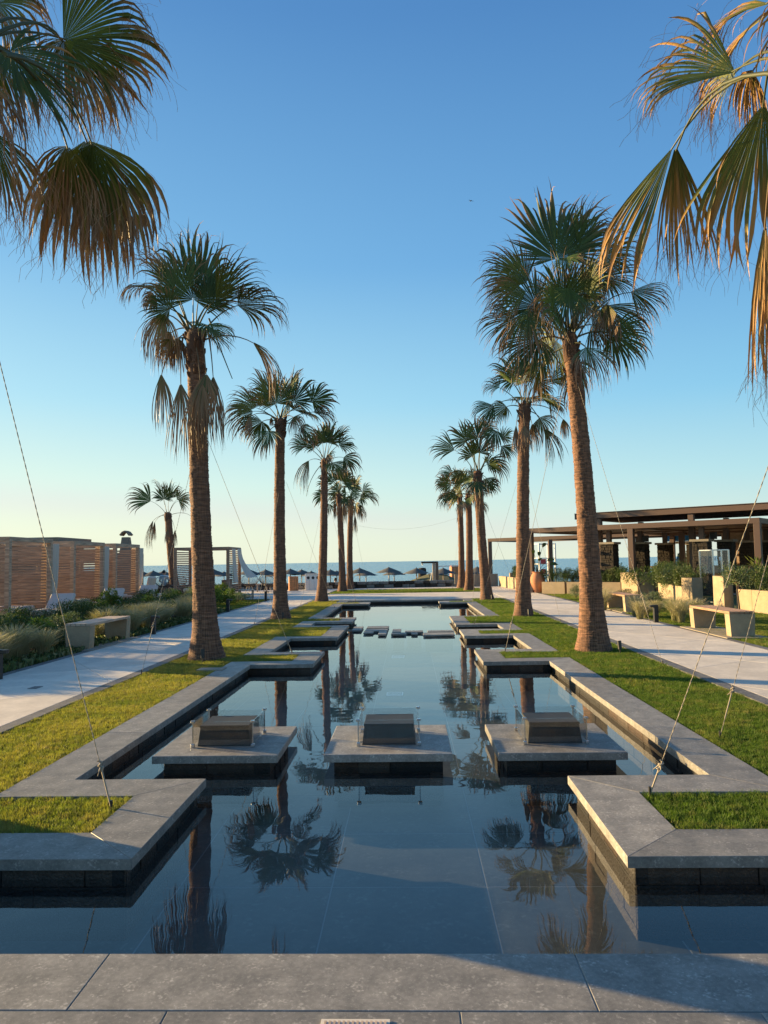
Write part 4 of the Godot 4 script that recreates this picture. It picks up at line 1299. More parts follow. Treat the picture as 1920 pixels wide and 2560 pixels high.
func spot(at: Vector3, label: String, turn := 0.0) -> void:
	var t := thing("garden_spotlight", label, "spotlight", at, turn, "garden spotlights at the palm feet")
	var mb := MB.new()
	mb.tube(PackedVector3Array([Vector3(0, 0.07, 0), Vector3(0.0, 0.21, -0.02)]), PackedFloat32Array([0.034, 0.036]), 10)
	put(mb, "lamp_head", M.black_metal, t)
	mb = MB.new()
	mb.tube(PackedVector3Array([Vector3(0, -0.03, 0), Vector3(0, 0.08, 0)]), PackedFloat32Array([0.009, 0.009]), 5)
	put(mb, "spike", M.black_metal, t)

func make_seats() -> void:
	bench(P(-6.42, 15.25), 0.0, "weathered timber and concrete bench in front of the feather grass on the cabana path", false)
	bench(P(6.5, 15.85), 0.0, "timber-topped concrete bench on the lawn facing the tall full-crowned palm", true)
	bench(P(6.5, 22.9), 0.0, "timber-topped concrete bench farther along, beside the round grey bush", true)
	bollard(P(-5.95, 10.6), "square black bollard light by the near feather grass", PI / 2)
	bollard(P(-5.98, 17.2), "square black bollard light past the weathered bench on the cabana path", PI / 2)
	bollard(P(-6.12, 24.9), "square black bollard light by the shrubs before the open dark cabana", PI / 2)
	bollard(P(-6.12, 31.5), "square black bollard light at the seaward end of the cabana path", PI / 2)
	bollard(P(6.0, 18.4), "square black bollard light between the two benches on the pergola path", -PI / 2)
	spot(P(3.5, 12.62), "small black uplight in the grass at the foot of the tall full-crowned palm", 0.3)
	spot(P(-3.42, 12.2), "small black uplight in the grass at the foot of the palm with hanging dead fronds", 0.3)
	spot(P(3.3, 20.75), "small black uplight in the grass at the foot of the third pergola-side palm", 0.0)
	spot(P(3.25, 29.5), "small black uplight in the grass at the foot of the fourth pergola-side palm", 0.0)
	spot(P(-3.6, 21.0), "small black uplight in the grass at the foot of the third cabana-side palm", 0.0)
	spot(P(7.7, 17.9), "small black floodlight on the lawn behind the bench facing the tall palm", 1.0)
	spot(P(7.9, 15.7), "small black floodlight on the lawn beside the end of the near bench", 1.2)
	# flat stone in the lawn, drain slot in the terrace, bird
	var t := thing("lawn_stone", "flat pale stone lying in the lawn by the palm with dead fronds", "stone", P(-3.05, 11.35, 0.0))
	var mb := MB.new()
	mb.prism(PackedVector2Array([Vector2(-0.2, -0.13), Vector2(0.2, -0.12), Vector2(0.21, 0.12), Vector2(-0.19, 0.13)]), -0.03, 0.014, 0.004)
	put(mb, "cover", M.concrete_grey, t)
	var g0 := G(803, 2556)
	var g1 := G(975, 2556)
	t = thing("slot_drain", "pale slotted drain grate set in the terrace paving", "drain", Vector3((g0.x + g1.x) * 0.5, 0.004, g0.z))
	mb = MB.new()
	mb.box(Vector3(0, 0, 0.04), Vector3(g1.x - g0.x, 0.004, 0.1), 0.0005)
	put(mb, "frame", M.cloth, t)
	for i in 14:
		mb = MB.new()
		mb.box(Vector3((i - 6.5) * (g1.x - g0.x) / 15.0, 0.0035, 0.04), Vector3(0.008, 0.004, 0.07))
		put(mb, "bar", M.timber_grey, t)
	t = thing("path_cover", "small dark cover plate in the cabana path", "cover plate", G(88, 1719, 0.006))
	mb = MB.new()
	mb.box(Vector3(0, 0.0005, 0), Vector3(0.12, 0.006, 0.2), 0.002)
	put(mb, "plate", M.border, t)
	t = thing("bird", "small dark bird gliding high in the clear sky", "bird", D(1177, 502, 60.0), 0.6)
	t.scale = Vector3.ONE * 0.55
	mb = MB.new()
	mb.tube(PackedVector3Array([Vector3(0, 0, 0.22), Vector3(0, 0, 0.1), Vector3(0, 0, -0.12), Vector3(0, 0, -0.26)]), PackedFloat32Array([0.015, 0.05, 0.055, 0.02]), 6)
	put(mb, "body", M.hair, t)
	for s in [-1.0, 1.0]:
		mb = MB.new()
		mb.tube(PackedVector3Array([Vector3(0, 0, 0), Vector3(0.25 * s, 0.07, -0.05), Vector3(0.5 * s, 0.02, 0.1)]), PackedFloat32Array([0.05, 0.035, 0.008]), 4)
		put(mb, "wing", M.hair, t)

# ---------------------------------------------------------------- plants
func foliage(n: int, size: Vector3, leaf: float, cols: Array, lumps: int, sharp := 0.35) -> MB:
	# leaves spread through a few overlapping clumps
	var mb := MB.new()
	mb.use_c = true
	var centres := []
	for i in lumps:
		var a := R(0, TAU)
		var r := sqrt(R(0.0, 1.0)) * 0.62
		centres.append([Vector3(cos(a) * r * size.x, R(0.3, 0.78) * size.y, sin(a) * r * size.z), R(0.28, 0.5)])
	for i in n:
		var c: Array = centres[rng.randi() % lumps]
		var d := Vector3(R(-1, 1), R(-1, 1), R(-1, 1))
		if d.length() > 1.0 or d.length() < 0.2: d = d.normalized() * R(0.6, 1.0)
		var p: Vector3 = c[0] + d * c[1] * Vector3(size.x, size.y * 0.75, size.z)
		if p.y < 0.04: p.y = R(0.04, 0.2)
		var out := (d + Vector3.UP * R(0.1, 1.2) + Vector3(R(-1, 1), R(-1, 1), R(-1, 1)) * 0.7).normalized()
		var s := out.cross(Vector3(R(-1, 1), R(-1, 1), R(-1, 1))).normalized()
		var l := leaf * R(0.7, 1.35)
		var up := out.cross(s) * l * 0.12
		var col: Color = cols[rng.randi() % cols.size()] * R(0.7, 1.3)
		mb.col = Color(col.r, col.g, col.b)
		mb.quad(p, p + out * l * 0.45 + s * l * sharp * 0.5 + up, p + out * l, p + out * l * 0.45 - s * l * sharp * 0.5 + up)
	return mb

func stems(n: int, size: Vector3) -> MB:
	var mb := MB.new()
	for i in n:
		var a := R(0, TAU)
		var e := Vector3(cos(a) * size.x * R(0.2, 0.7), size.y * R(0.6, 0.95), sin(a) * size.z * R(0.2, 0.7))
		mb.tube(curve3(Vector3(cos(a) * 0.05, -0.03, sin(a) * 0.05), Vector3(e.x * 0.3, e.y * 0.6, e.z * 0.3), e, 4), PackedFloat32Array([0.014, 0.011, 0.009, 0.006, 0.003]), 4)
	return mb

func shrub(kind: String, label: String, group: String, leaf_mesh: Mesh, stem_mesh: Mesh, at: Vector3, s: Vector3, turn: float) -> Node3D:
	var t := thing(kind, label, "shrub", at, turn, group)
	t.scale = s
	put(leaf_mesh, "foliage", M.leaf, t)
	put(stem_mesh, "stems", M.twig, t)
	return t

func feather(n: int, h: float, spread: float, cols: Array) -> MB:
	var mb := MB.new()
	mb.use_c = true
	var wind := Vector3(0.5, 0, 0.25)
	for i in n:
		var a := R(0, TAU)
		var o := Vector3(cos(a), 0, sin(a))
		var root := o * R(0.0, 0.09)
		var hh := h * R(0.55, 1.05)
		var lean := o * spread * R(0.2, 1.0) + wind * R(0.05, 0.3) * h
		var col: Color = cols[rng.randi() % cols.size()] * R(0.75, 1.25)
		var prev := root
		var w := 0.0024
		var side := Vector3(R(-1, 1), 0, R(-1, 1)).normalized()
		for k in 4:
			var u := (k + 1) / 4.0
			var p := root + Vector3.UP * hh * (u - 0.22 * u * u * u) + lean * u * u
			mb.col = Color(col.r, col.g, col.b).lerp(Color(0.54, 0.46, 0.32) * R(0.8, 1.2), u * 0.7)
			var w2 := lerpf(0.0024, 0.0009, u) if k < 2 else 0.0035 * (1.0 if k == 2 else 0.3)
			mb.quad(prev - side * w, prev + side * w, p + side * w2, p - side * w2)
			prev = p; w = w2
	return mb

func make_plants() -> void:
	rng.seed = 61
	var grey := [Color(0.170, 0.230, 0.119), Color(0.221, 0.272, 0.170), Color(0.136, 0.187, 0.093), Color(0.289, 0.323, 0.221)]
	var dark := [Color(0.060, 0.102, 0.034), Color(0.076, 0.128, 0.043), Color(0.051, 0.085, 0.034), Color(0.102, 0.145, 0.051)]
	var lime := [Color(0.153, 0.221, 0.043), Color(0.204, 0.272, 0.051), Color(0.102, 0.162, 0.037)]
	var mix := [Color(0.119, 0.170, 0.060), Color(0.153, 0.196, 0.076), Color(0.085, 0.128, 0.048), Color(0.221, 0.238, 0.119)]
	var straw := [Color(0.24, 0.24, 0.12), Color(0.22, 0.225, 0.11), Color(0.31, 0.29, 0.16)]
	var gm := []
	var dm := []
	var lm := []
	var mm := []
	var sm := []
	var fm := []
	for k in 3:
		gm.append(foliage(2600, Vector3(0.62, 0.85, 0.62), 0.045, grey, 9).mesh())
		dm.append(foliage(2600, Vector3(0.7, 0.95, 0.7), 0.06, dark, 9).mesh())
		lm.append(foliage(1500, Vector3(0.45, 1.0, 0.45), 0.075, lime, 8, 0.45).mesh())
		mm.append(foliage(2600, Vector3(0.7, 0.9, 0.6), 0.06, mix, 9).mesh())
		sm.append(stems(9, Vector3(0.6, 0.85, 0.6)).mesh())
		fm.append(feather(520, 0.68, 0.34, straw).mesh())
	# bed before the cabanas
	var d := 8.2
	var i := 0
	while d < 33.0:
		for row in 3:
			var x: float = [-7.35, -8.5, -9.6][row] + R(-0.3, 0.3)
			var k := rng.randi() % 3
			var kind := rng.randf()
			var hs: float = R(0.85, 1.2) * [0.55, 0.66, 0.76][row] * smoothstep(4.0, 15.0, d)
			var by: String = "the cabana nearest the terrace" if d < 23.0 else ("the middle slatted cabana" if d < 26.5 else "the cabana beside the chimney")
			by = ["near the path before ", "in the middle of the bed before ", "close up against "][row] + by
			var at := P(x, d + R(-0.35, 0.35) + row * 0.3, -0.02)
			if row == 0 and d < 13.5: continue
			if kind < 0.5:
				shrub("grey_shrub", "grey-green small-leaved shrub " + by, "grey-green shrubs before the cabanas", gm[k], sm[k], at, Vector3(1.05, hs, 1.05), R(0, TAU))
			elif kind < 0.82:
				shrub("dark_shrub", "dark green dense shrub " + by, "dark green shrubs before the cabanas", dm[k], sm[k], at, Vector3(1, hs, 1), R(0, TAU))
			else:
				shrub("bright_shrub", "yellow-green upright shrub " + by, "yellow-green shrubs before the cabanas", lm[k], sm[k], at, Vector3(1, hs * 1.05, 1), R(0, TAU))
		d += 1.15
		i += 1
	# feather grass along the cabana path
	var clumps := []
	for k in 26: clumps.append([R(-7.6, -6.55), R(9.6, 13.6), 1.0])
	for k in 30: clumps.append([R(-7.5, -6.6), R(17.2, 24.5), 1.0])
	for k in 6: clumps.append([R(-7.3, -6.9), R(14.4, 16.6), 0.7])
	for c in clumps:
		var t := thing("feather_grass", "tuft of pale feather grass along the cabana path", "ornamental grass", P(c[0], c[1], -0.02), R(-0.5, 0.5), "feather grass along the cabana path")
		t.scale = Vector3.ONE * c[2] * R(0.85, 1.25)
		put(fm[rng.randi() % 3], "blades", M.straw, t)
	# low ground cover under them
	var cover := MB.new()
	cover.use_c = true
	for k in 9000:
		var p := P(R(-6.95, -6.22), R(7.5, 26.0), -0.02)
		var h := R(0.03, 0.13)
		var s := Vector3(R(-1, 1), 0, R(-1, 1)).normalized() * R(0.006, 0.014)
		var c: Color = mix[rng.randi() % 4] * R(0.6, 1.2)
		cover.col = Color(c.r, c.g, c.b)
		cover.quad(p - s, p + s, p + s * 0.8 + Vector3(R(-1, 1), 0, R(-1, 1)) * h * 0.4 + Vector3.UP * h, p - s * 0.5 + Vector3(R(-1, 1), 0, R(-1, 1)) * h * 0.4 + Vector3.UP * h * 0.8)
	stuff(tag(put(cover, "ground_cover", M.leaf), "low creeping ground cover edging the cabana path", "ground cover"))
	# pergola side: grasses and bushes on the lawn
	for e in [[1690, 1552, 1.15], [1702, 1556, 1.0], [1737, 1549, 1.0], [1498, 1522, 1.25], [1508, 1526, 1.1], [1590, 1541, 1.1], [1600, 1548, 0.9], [1615, 1545, 0.7], [1640, 1538, 0.8]]:
		var t := thing("golden_grass", "sunlit golden feather grass tuft on the lawn near the concrete benches", "ornamental grass", G(e[0], e[1]), R(-0.5, 0.5), "golden feather grass near the benches")
		t.scale = Vector3.ONE * e[2]
		put(fm[rng.randi() % 3], "blades", M.straw, t)
	for e in [[1630, 1520, 0.75, 0.75, "round grey-green bush on the lawn behind the farther bench"], [1555, 1500, 0.6, 0.5, "low grey bush in front of the tall grey planter"], [1440, 1496, 0.4, 0.75, "small green bush against the grey planter boxes"], [1590, 1502, 0.5, 0.4, "small low grey bush beside the thin-stemmed sapling"]]:
		shrub("lawn_bush", e[4], "", gm[rng.randi() % 3], sm[0], G(e[0], e[1]), Vector3(e[2] * 1.3, e[3], e[2] * 1.3), R(0, TAU))
	# hedge in the planters; depth from the planters they stand in
	var hedge := []
	for k in 7: hedge.append([5.95 + 0.12 * k, 39.2 + 0.85 * k, 0.25, 1.05])
	for k in 8: hedge.append([6.7 + 0.42 * k, 35.4 - 0.33 * k, 0.4, 0.95])
	for k in 10: hedge.append([10.45 - 0.08 * k, 31.2 - 0.56 * k, 0.25, 1.2])
	for k in 6: hedge.append([10.25 + 0.05 * k, 22.6 - 0.55 * k, 0.3, 1.25])
	for k in 6: hedge.append([10.9 + 0.1 * k, 22.0 - 0.8 * k, 0.2, 1.3])
	for e in hedge:
		var k := rng.randi() % 3
		var gtype := rng.randf()
		shrub("hedge_shrub", ("light" if gtype < 0.6 else "dark") + " green hedge shrub " + ("behind the sunlit wall running to the sea wall" if e[1] > 36.5 else ("in the grey planter boxes of the pergola" if e[1] > 32.6 and e[0] < 10.0 else ("behind the sunlit wall seaward of the glass gate" if e[1] > 25.0 else "behind the sunlit wall on the terrace side of the gate"))), "hedge shrubs behind the planters", mm[k] if gtype < 0.6 else dm[k], sm[k], P(e[0] + R(-0.15, 0.15), e[1] + R(-0.1, 0.1), e[2]), Vector3(0.85, e[3] * R(0.75, 1.05), 0.85), R(0, TAU))
	for e in [[15.2, 41.0, 0.6, 1.9], [9.6, 35.8, 0.4, 1.5]]:
		shrub("tall_bush", ["big dark bush standing between the stone pillars", "rounded dark bush beside the first stone pillar"][0 if e[0] > 12.0 else 1], "", dm[0], sm[0], P(e[0], e[1], 0.0), Vector3(1.1, e[3], 1.1), R(0, TAU))
	# saplings with thin stems
	for e in [[1600, 1508, 1.35, "young yellow-green sapling in front of the tall grey planter", 0], [1693, 1502, 1.35, "slender olive sapling against the sunlit low wall", 1], [1667, 1494, 1.35, "thin twin-stemmed olive sapling at the far end of the sunlit low wall", 1], [1850, 1532, 1.45, "branching olive sapling in front of the near sunlit wall", 1]]:
		var at := G(e[0], e[1])
		var t := thing("sapling", e[3], "sapling", at)
		var mb := MB.new()
		var top := Vector3(R(-0.1, 0.1), e[2], R(-0.1, 0.1))
		mb.tube(curve3(Vector3(0, -0.03, 0), Vector3(R(-0.05, 0.05), e[2] * 0.5, 0), top, 6), PackedFloat32Array([0.026, 0.022, 0.02, 0.018, 0.014, 0.01, 0.006]), 6)
		for b in 5:
			var a := R(0, TAU)
			var h0: float = e[2] * R(0.35, 0.65)
			mb.tube(curve3(Vector3(0, h0, 0), Vector3(cos(a) * 0.15, h0 + 0.15, sin(a) * 0.15), Vector3(cos(a) * 0.42, h0 + R(0.25, 0.5), sin(a) * 0.42), 4), PackedFloat32Array([0.013, 0.01, 0.008, 0.006, 0.003]), 4)
		put(mb, "trunk", M.twig, t)
		var fo := foliage(1500, Vector3(0.62, 0.75, 0.62), 0.06, lime if e[4] == 0 else grey + mix, 9, 0.3)
		put(fo, "crown", M.leaf, t, Vector3(0, e[2] * 0.42, 0))
	# broad-leaved plant beside the glass gate
	var ol := thing("broadleaf_plant", "upright long-leaved plant behind the planter beside the glass gate", "plant", P(10.6, 22.9, 0.3))
	var om := MB.new()
	om.use_c = true
	for k in 60:
		var a := R(0, TAU)
		var r0 := Vector3(cos(a), 0, sin(a)) * R(0, 0.3) + Vector3.UP * R(0.3, 1.15)
		var o := (Vector3(cos(a), R(0.5, 1.6), sin(a))).normalized()
		var s := o.cross(Vector3.UP).normalized() * 0.028
		var c := Color(0.09, 0.12, 0.035) * R(0.7, 1.4)
		om.col = Color(c.r, c.g, c.b)
		om.quad(r0, r0 + o * 0.13 + s, r0 + o * 0.3 + Vector3.DOWN * 0.04, r0 + o * 0.13 - s)
	put(om, "foliage", M.leaf, ol)
	put(stems(7, Vector3(0.4, 1.1, 0.4)), "stems", M.twig, ol)

# ---------------------------------------------------------------- pergola side
func wall_box(t: Node, called: String, m: Material, a: Vector2, b: Vector2, thick: float, y0: float, y1: float, ch := 0.01) -> void:
	var dir := (b - a).normalized()
	var o := Vector2(-dir.y, dir.x) * thick
	var mb := MB.new()
	mb.prism(PackedVector2Array([a, b, b - o, a - o]), y0, y1, ch)
	put(mb, called, m, t)

func make_planters() -> void:
	rng.seed = 71
	var at := func(p: Vector2) -> Vector3: return P(p.x, p.y, 0.0)
	# sunlit low wall beside the seaward end of the path, in cast panels
	var t := thing("planter_wall", "sunlit low concrete planter wall running from the pot to the sea wall", "wall")
	var a := Vector2(5.72, 39.2)
	var b := Vector2(5.35, 44.6)
	for k in 5: wall_box(t, "panel", M.concrete, a.lerp(b, k / 5.0 + 0.003), a.lerp(b, (k + 1) / 5.0 - 0.003), 0.18, -0.05, 0.62)
	for k in [0, 2]: wall_box(t, "pier", M.concrete, a.lerp(b, k / 5.0 - 0.012), a.lerp(b, k / 5.0 + 0.025), 0.26, -0.05, 0.86)
	t = thing("low_wall", "low grey concrete wall at the seaward end of the pergola-side palms", "wall")
	for k in 3: wall_box(t, "panel", M.concrete_grey, Vector2(2.75 + 0.87 * k, 45.2), Vector2(3.61 + 0.87 * k, 45.2), 0.2, -0.05, 0.75)
	# grey planter boxes facing the path, one after the other
	for e in [[Vector2(6.22, 35.15), Vector2(7.12, 34.4), "first grey concrete planter box beside the clay pot"], [Vector2(7.2, 34.3), Vector2(8.2, 33.5), "second grey concrete planter box along the pergola"], [Vector2(8.26, 33.45), Vector2(9.2, 32.7), "third grey concrete planter box along the pergola"]]:
		t = thing("planter_box", e[2], "planter", Vector3.ZERO, 0.0, "grey planter boxes along the pergola")
		wall_box(t, "front", M.concrete, e[0], e[1], -0.06, -0.05, 0.52)
		var dir: Vector2 = (e[1] - e[0]).normalized()
		var o := Vector2(-dir.y, dir.x) * 0.8
		wall_box(t, "back", M.concrete, e[0] + o, e[1] + o, -0.06, -0.05, 0.52)
		wall_box(t, "side", M.concrete, e[0] + o * 0.08, e[0] + o, 0.06, -0.05, 0.518)
		wall_box(t, "side", M.concrete, e[1] + o * 0.08, e[1] + o, -0.06, -0.05, 0.518)
		var mb := MB.new()
		mb.quad(P(e[0].x, e[0].y, 0.42), P(e[1].x, e[1].y, 0.42), P(e[1].x + o.x, e[1].y + o.y, 0.42), P(e[0].x + o.x, e[0].y + o.y, 0.42), Vector3.UP)
		put(mb, "soil", M.bed_soil, t)
	# tall square planters
	for e in [[Vector2(9.22, 32.75), Vector2(9.5, 31.3), Vector2(10.3, 31.6), 0.95, "tall grey concrete planter standing behind the yellow-green sapling"], [Vector2(9.38, 25.95), Vector2(9.54, 25.45), Vector2(9.98, 25.66), 0.86, "tall sunlit square planter on the seaward side of the glass gate"], [Vector2(9.42, 23.4), Vector2(9.39, 22.55), Vector2(9.7, 22.62), 0.98, "tall sunlit square planter on the terrace side of the glass gate"]]:
		t = thing("tall_planter", e[4], "planter", at.call(e[1]), 0.0, "tall planters by the glass gate" if e[3] != 0.95 else "")
		var mb := MB.new()
		mb.prism(PackedVector2Array([e[0], e[1], e[2], e[0] + e[2] - e[1]]), -0.05, e[3], 0.012)
		put(mb, "box", M.concrete, t, -t.position)
		mb = MB.new()
		var q := [e[0], e[1], e[2], e[0] + e[2] - e[1]]
		var c: Vector2 = (q[0] + q[2]) * 0.5
		var inner := PackedVector2Array()
		for p in q: inner.append(c.lerp(p, 0.82))
		mb.prism(inner, e[3] + 0.002, e[3] + 0.012, 0.004)
		put(mb, "soil", M.bed_soil, t, -t.position)
	# sunlit low walls
	for e in [[Vector2(10.05, 30.4), Vector2(9.42, 26.0), 5, 0.55, "sunlit low concrete wall on the seaward side of the glass gate"], [Vector2(9.72, 22.5), Vector2(10.15, 19.4), 4, 0.6, "sunlit low concrete wall on the terrace side of the glass gate"]]:
		t = thing("planter_wall", e[4], "wall")
		for k in e[2]:
			wall_box(t, "panel", M.concrete, e[0].lerp(e[1], float(k) / e[2] + 0.002), e[0].lerp(e[1], float(k + 1) / e[2] - 0.002), -0.16, -0.05, e[3])
	# glass gate box
	t = thing("glass_gate", "glazed steel-framed gate screen between the two tall sunlit planters", "gate", P(10.0, 25.0))
	var g := [Vector2(9.96, 25.75), Vector2(10.12, 25.05), Vector2(10.36, 24.95), Vector2(10.62, 25.0)]
	for k in 3:
		var p0: Vector2 = g[k]
		var p1: Vector2 = g[k + 1]
		var mb := MB.new()
		mb.bar(P(p0.x, p0.y, 0.95), P(p1.x, p1.y, 0.95), 1.66, 0.012, 0.0, Vector3.UP.cross((P(p1.x, p1.y) - P(p0.x, p0.y)).normalized()))
		put(mb, "pane", M.gate_glass, t, -t.position)
	for k in 4:
		var mb := MB.new()
		mb.box(P(g[k].x, g[k].y, 0.9), Vector3(0.05, 1.8, 0.05), 0.004)
		put(mb, "frame_post", M.steel, t, -t.position)
		if k < 3:
			for y in [0.06, 1.79]:
				mb = MB.new()
				mb.bar(P(g[k].x, g[k].y, y), P(g[k + 1].x, g[k + 1].y, y), 0.04, 0.04, 0.003)
				put(mb, "rail", M.steel, t, -t.position)
	for e in [[0.3, 0.35], [0.3, 1.5], [0.85, 1.5]]:
		var p: Vector2 = g[1].lerp(g[2], e[0])
		var mb := MB.new()
		mb.box(P(p.x - 0.012, p.y - 0.02, e[1]), Vector3(0.05, 0.12, 0.03), 0.004)
		put(mb, "hinge", M.white_paint, t, -t.position)
	# clay pot with a bird-of-paradise plant
	t = thing("clay_pot", "tall ribbed terracotta jar beside the pergola corner post", "pot", P(6.12, 35.65))
	var prof := []
	for k in 41:
		var u := k / 40.0
		var r := 0.17 + 0.20 * pow(sin(u * PI * 0.86 + 0.12), 1.15) * (0.55 + 0.6 * u)
		if u > 0.9: r = lerpf(r, 0.24, (u - 0.9) / 0.1)
		prof.append([r + (0.006 * sin(u * 95.0) if u > 0.12 and u < 0.86 else 0.0), u * 0.95])
	prof.append([0.27, 0.955]); prof.append([0.27, 0.99]); prof.append([0.21, 0.99]); prof.append([0.18, 0.9])
	var pm := MB.new()
	pm.lathe(Vector3.ZERO, prof, 30)
	put(pm, "jar", M.terracotta, t)
	pm = MB.new()
	pm.lathe(Vector3.ZERO, [[0.2, 0.9], [0.1, 0.92], [0.0, 0.925]], 16)
	put(pm, "soil", M.bed_soil, t)
	t = thing("paddle_plant", "tall broad-leaved plant on long stalks growing from the terracotta jar", "plant", P(6.12, 35.65, 0.9))
	for e in [[-0.5, 1.55, 0.3], [0.28, 1.25, 0.0], [-0.18, 0.95, 0.35], [0.12, 0.85, -0.2], [0.45, 0.6, 0.25], [-0.3, 0.6, -0.2], [0.62, 0.42, 0.0], [0.05, 0.6, 0.3]]:
		var tip := Vector3(e[0], e[1], e[2])
		var mb := MB.new()
		mb.tube(curve3(Vector3(0, -0.05, 0), Vector3(tip.x * 0.3, tip.y * 0.6, tip.z * 0.3), tip, 5), PackedFloat32Array([0.018, 0.015, 0.013, 0.011, 0.009, 0.007]), 5)
		put(mb, "stalk", M.petiole, t)
		mb = MB.new()
		mb.use_c = true
		var dir := (tip * Vector3(1.3, 0.5, 1.3) + Vector3(0, 0.15, 0)).normalized()
		var s := dir.cross(Vector3(0.2, 0.3, 1.0)).normalized()
		mb.col = Color(0.045, 0.075, 0.03)
		var pts := []
		for k in 6:
			var u := k / 5.0
			pts.append([tip + dir * 0.42 * u + Vector3.DOWN * 0.18 * u * u, 0.09 * sin(PI * (0.08 + 0.92 * u)) + 0.004])
		for k in 5:
			mb.quad(pts[k][0] - s * pts[k][1], pts[k][0] + s * pts[k][1], pts[k + 1][0] + s * pts[k + 1][1], pts[k + 1][0] - s * pts[k + 1][1])
		put(mb, "leaf", M.leaf, t)

func stone_pillar(at: Vector3, h: float, w: float, turn: float, label: String) -> void:
	var t := thing("stone_pillar", label, "pillar", at, turn, "rubble stone pillars under the pergola")
	var mb := MB.new()
	mb.box(Vector3(0, h * 0.5, 0), Vector3(w - 0.06, h, w - 0.06))
	put(mb, "core", M.mortar, t)
	mb = MB.new()
	for side in 4:
		var bs := Basis(Vector3.UP, side * PI / 2)
		var y := 0.0
		while y < h - 0.02:
			var hh := minf(R(0.07, 0.16), h - y)
			var x := -w * 0.5
			while x < w * 0.5 - 0.02:
				var ww := minf(R(0.08, 0.24), w * 0.5 - x)
				mb.box(bs * Vector3(x + ww * 0.5, y + hh * 0.5, w * 0.5 - 0.03 + R(-0.015, 0.015)), Vector3(ww - 0.012, hh - 0.012, 0.06), 0.01, bs)
				x += ww
			y += hh
	stuff(put(mb, "rubble_facing", M.lava_stone, t))
	mb = MB.new()
	mb.box(Vector3(0, h + 0.05, 0), Vector3(w + 0.16, 0.1, w + 0.16), 0.008)
	put(mb, "cap", M.concrete_grey, t)
	mb = MB.new()
	mb.box(Vector3(0, h + 0.36, 0), Vector3(0.2, 0.52, 0.2), 0.006)
	put(mb, "stub_post", M.steel_brown, t)

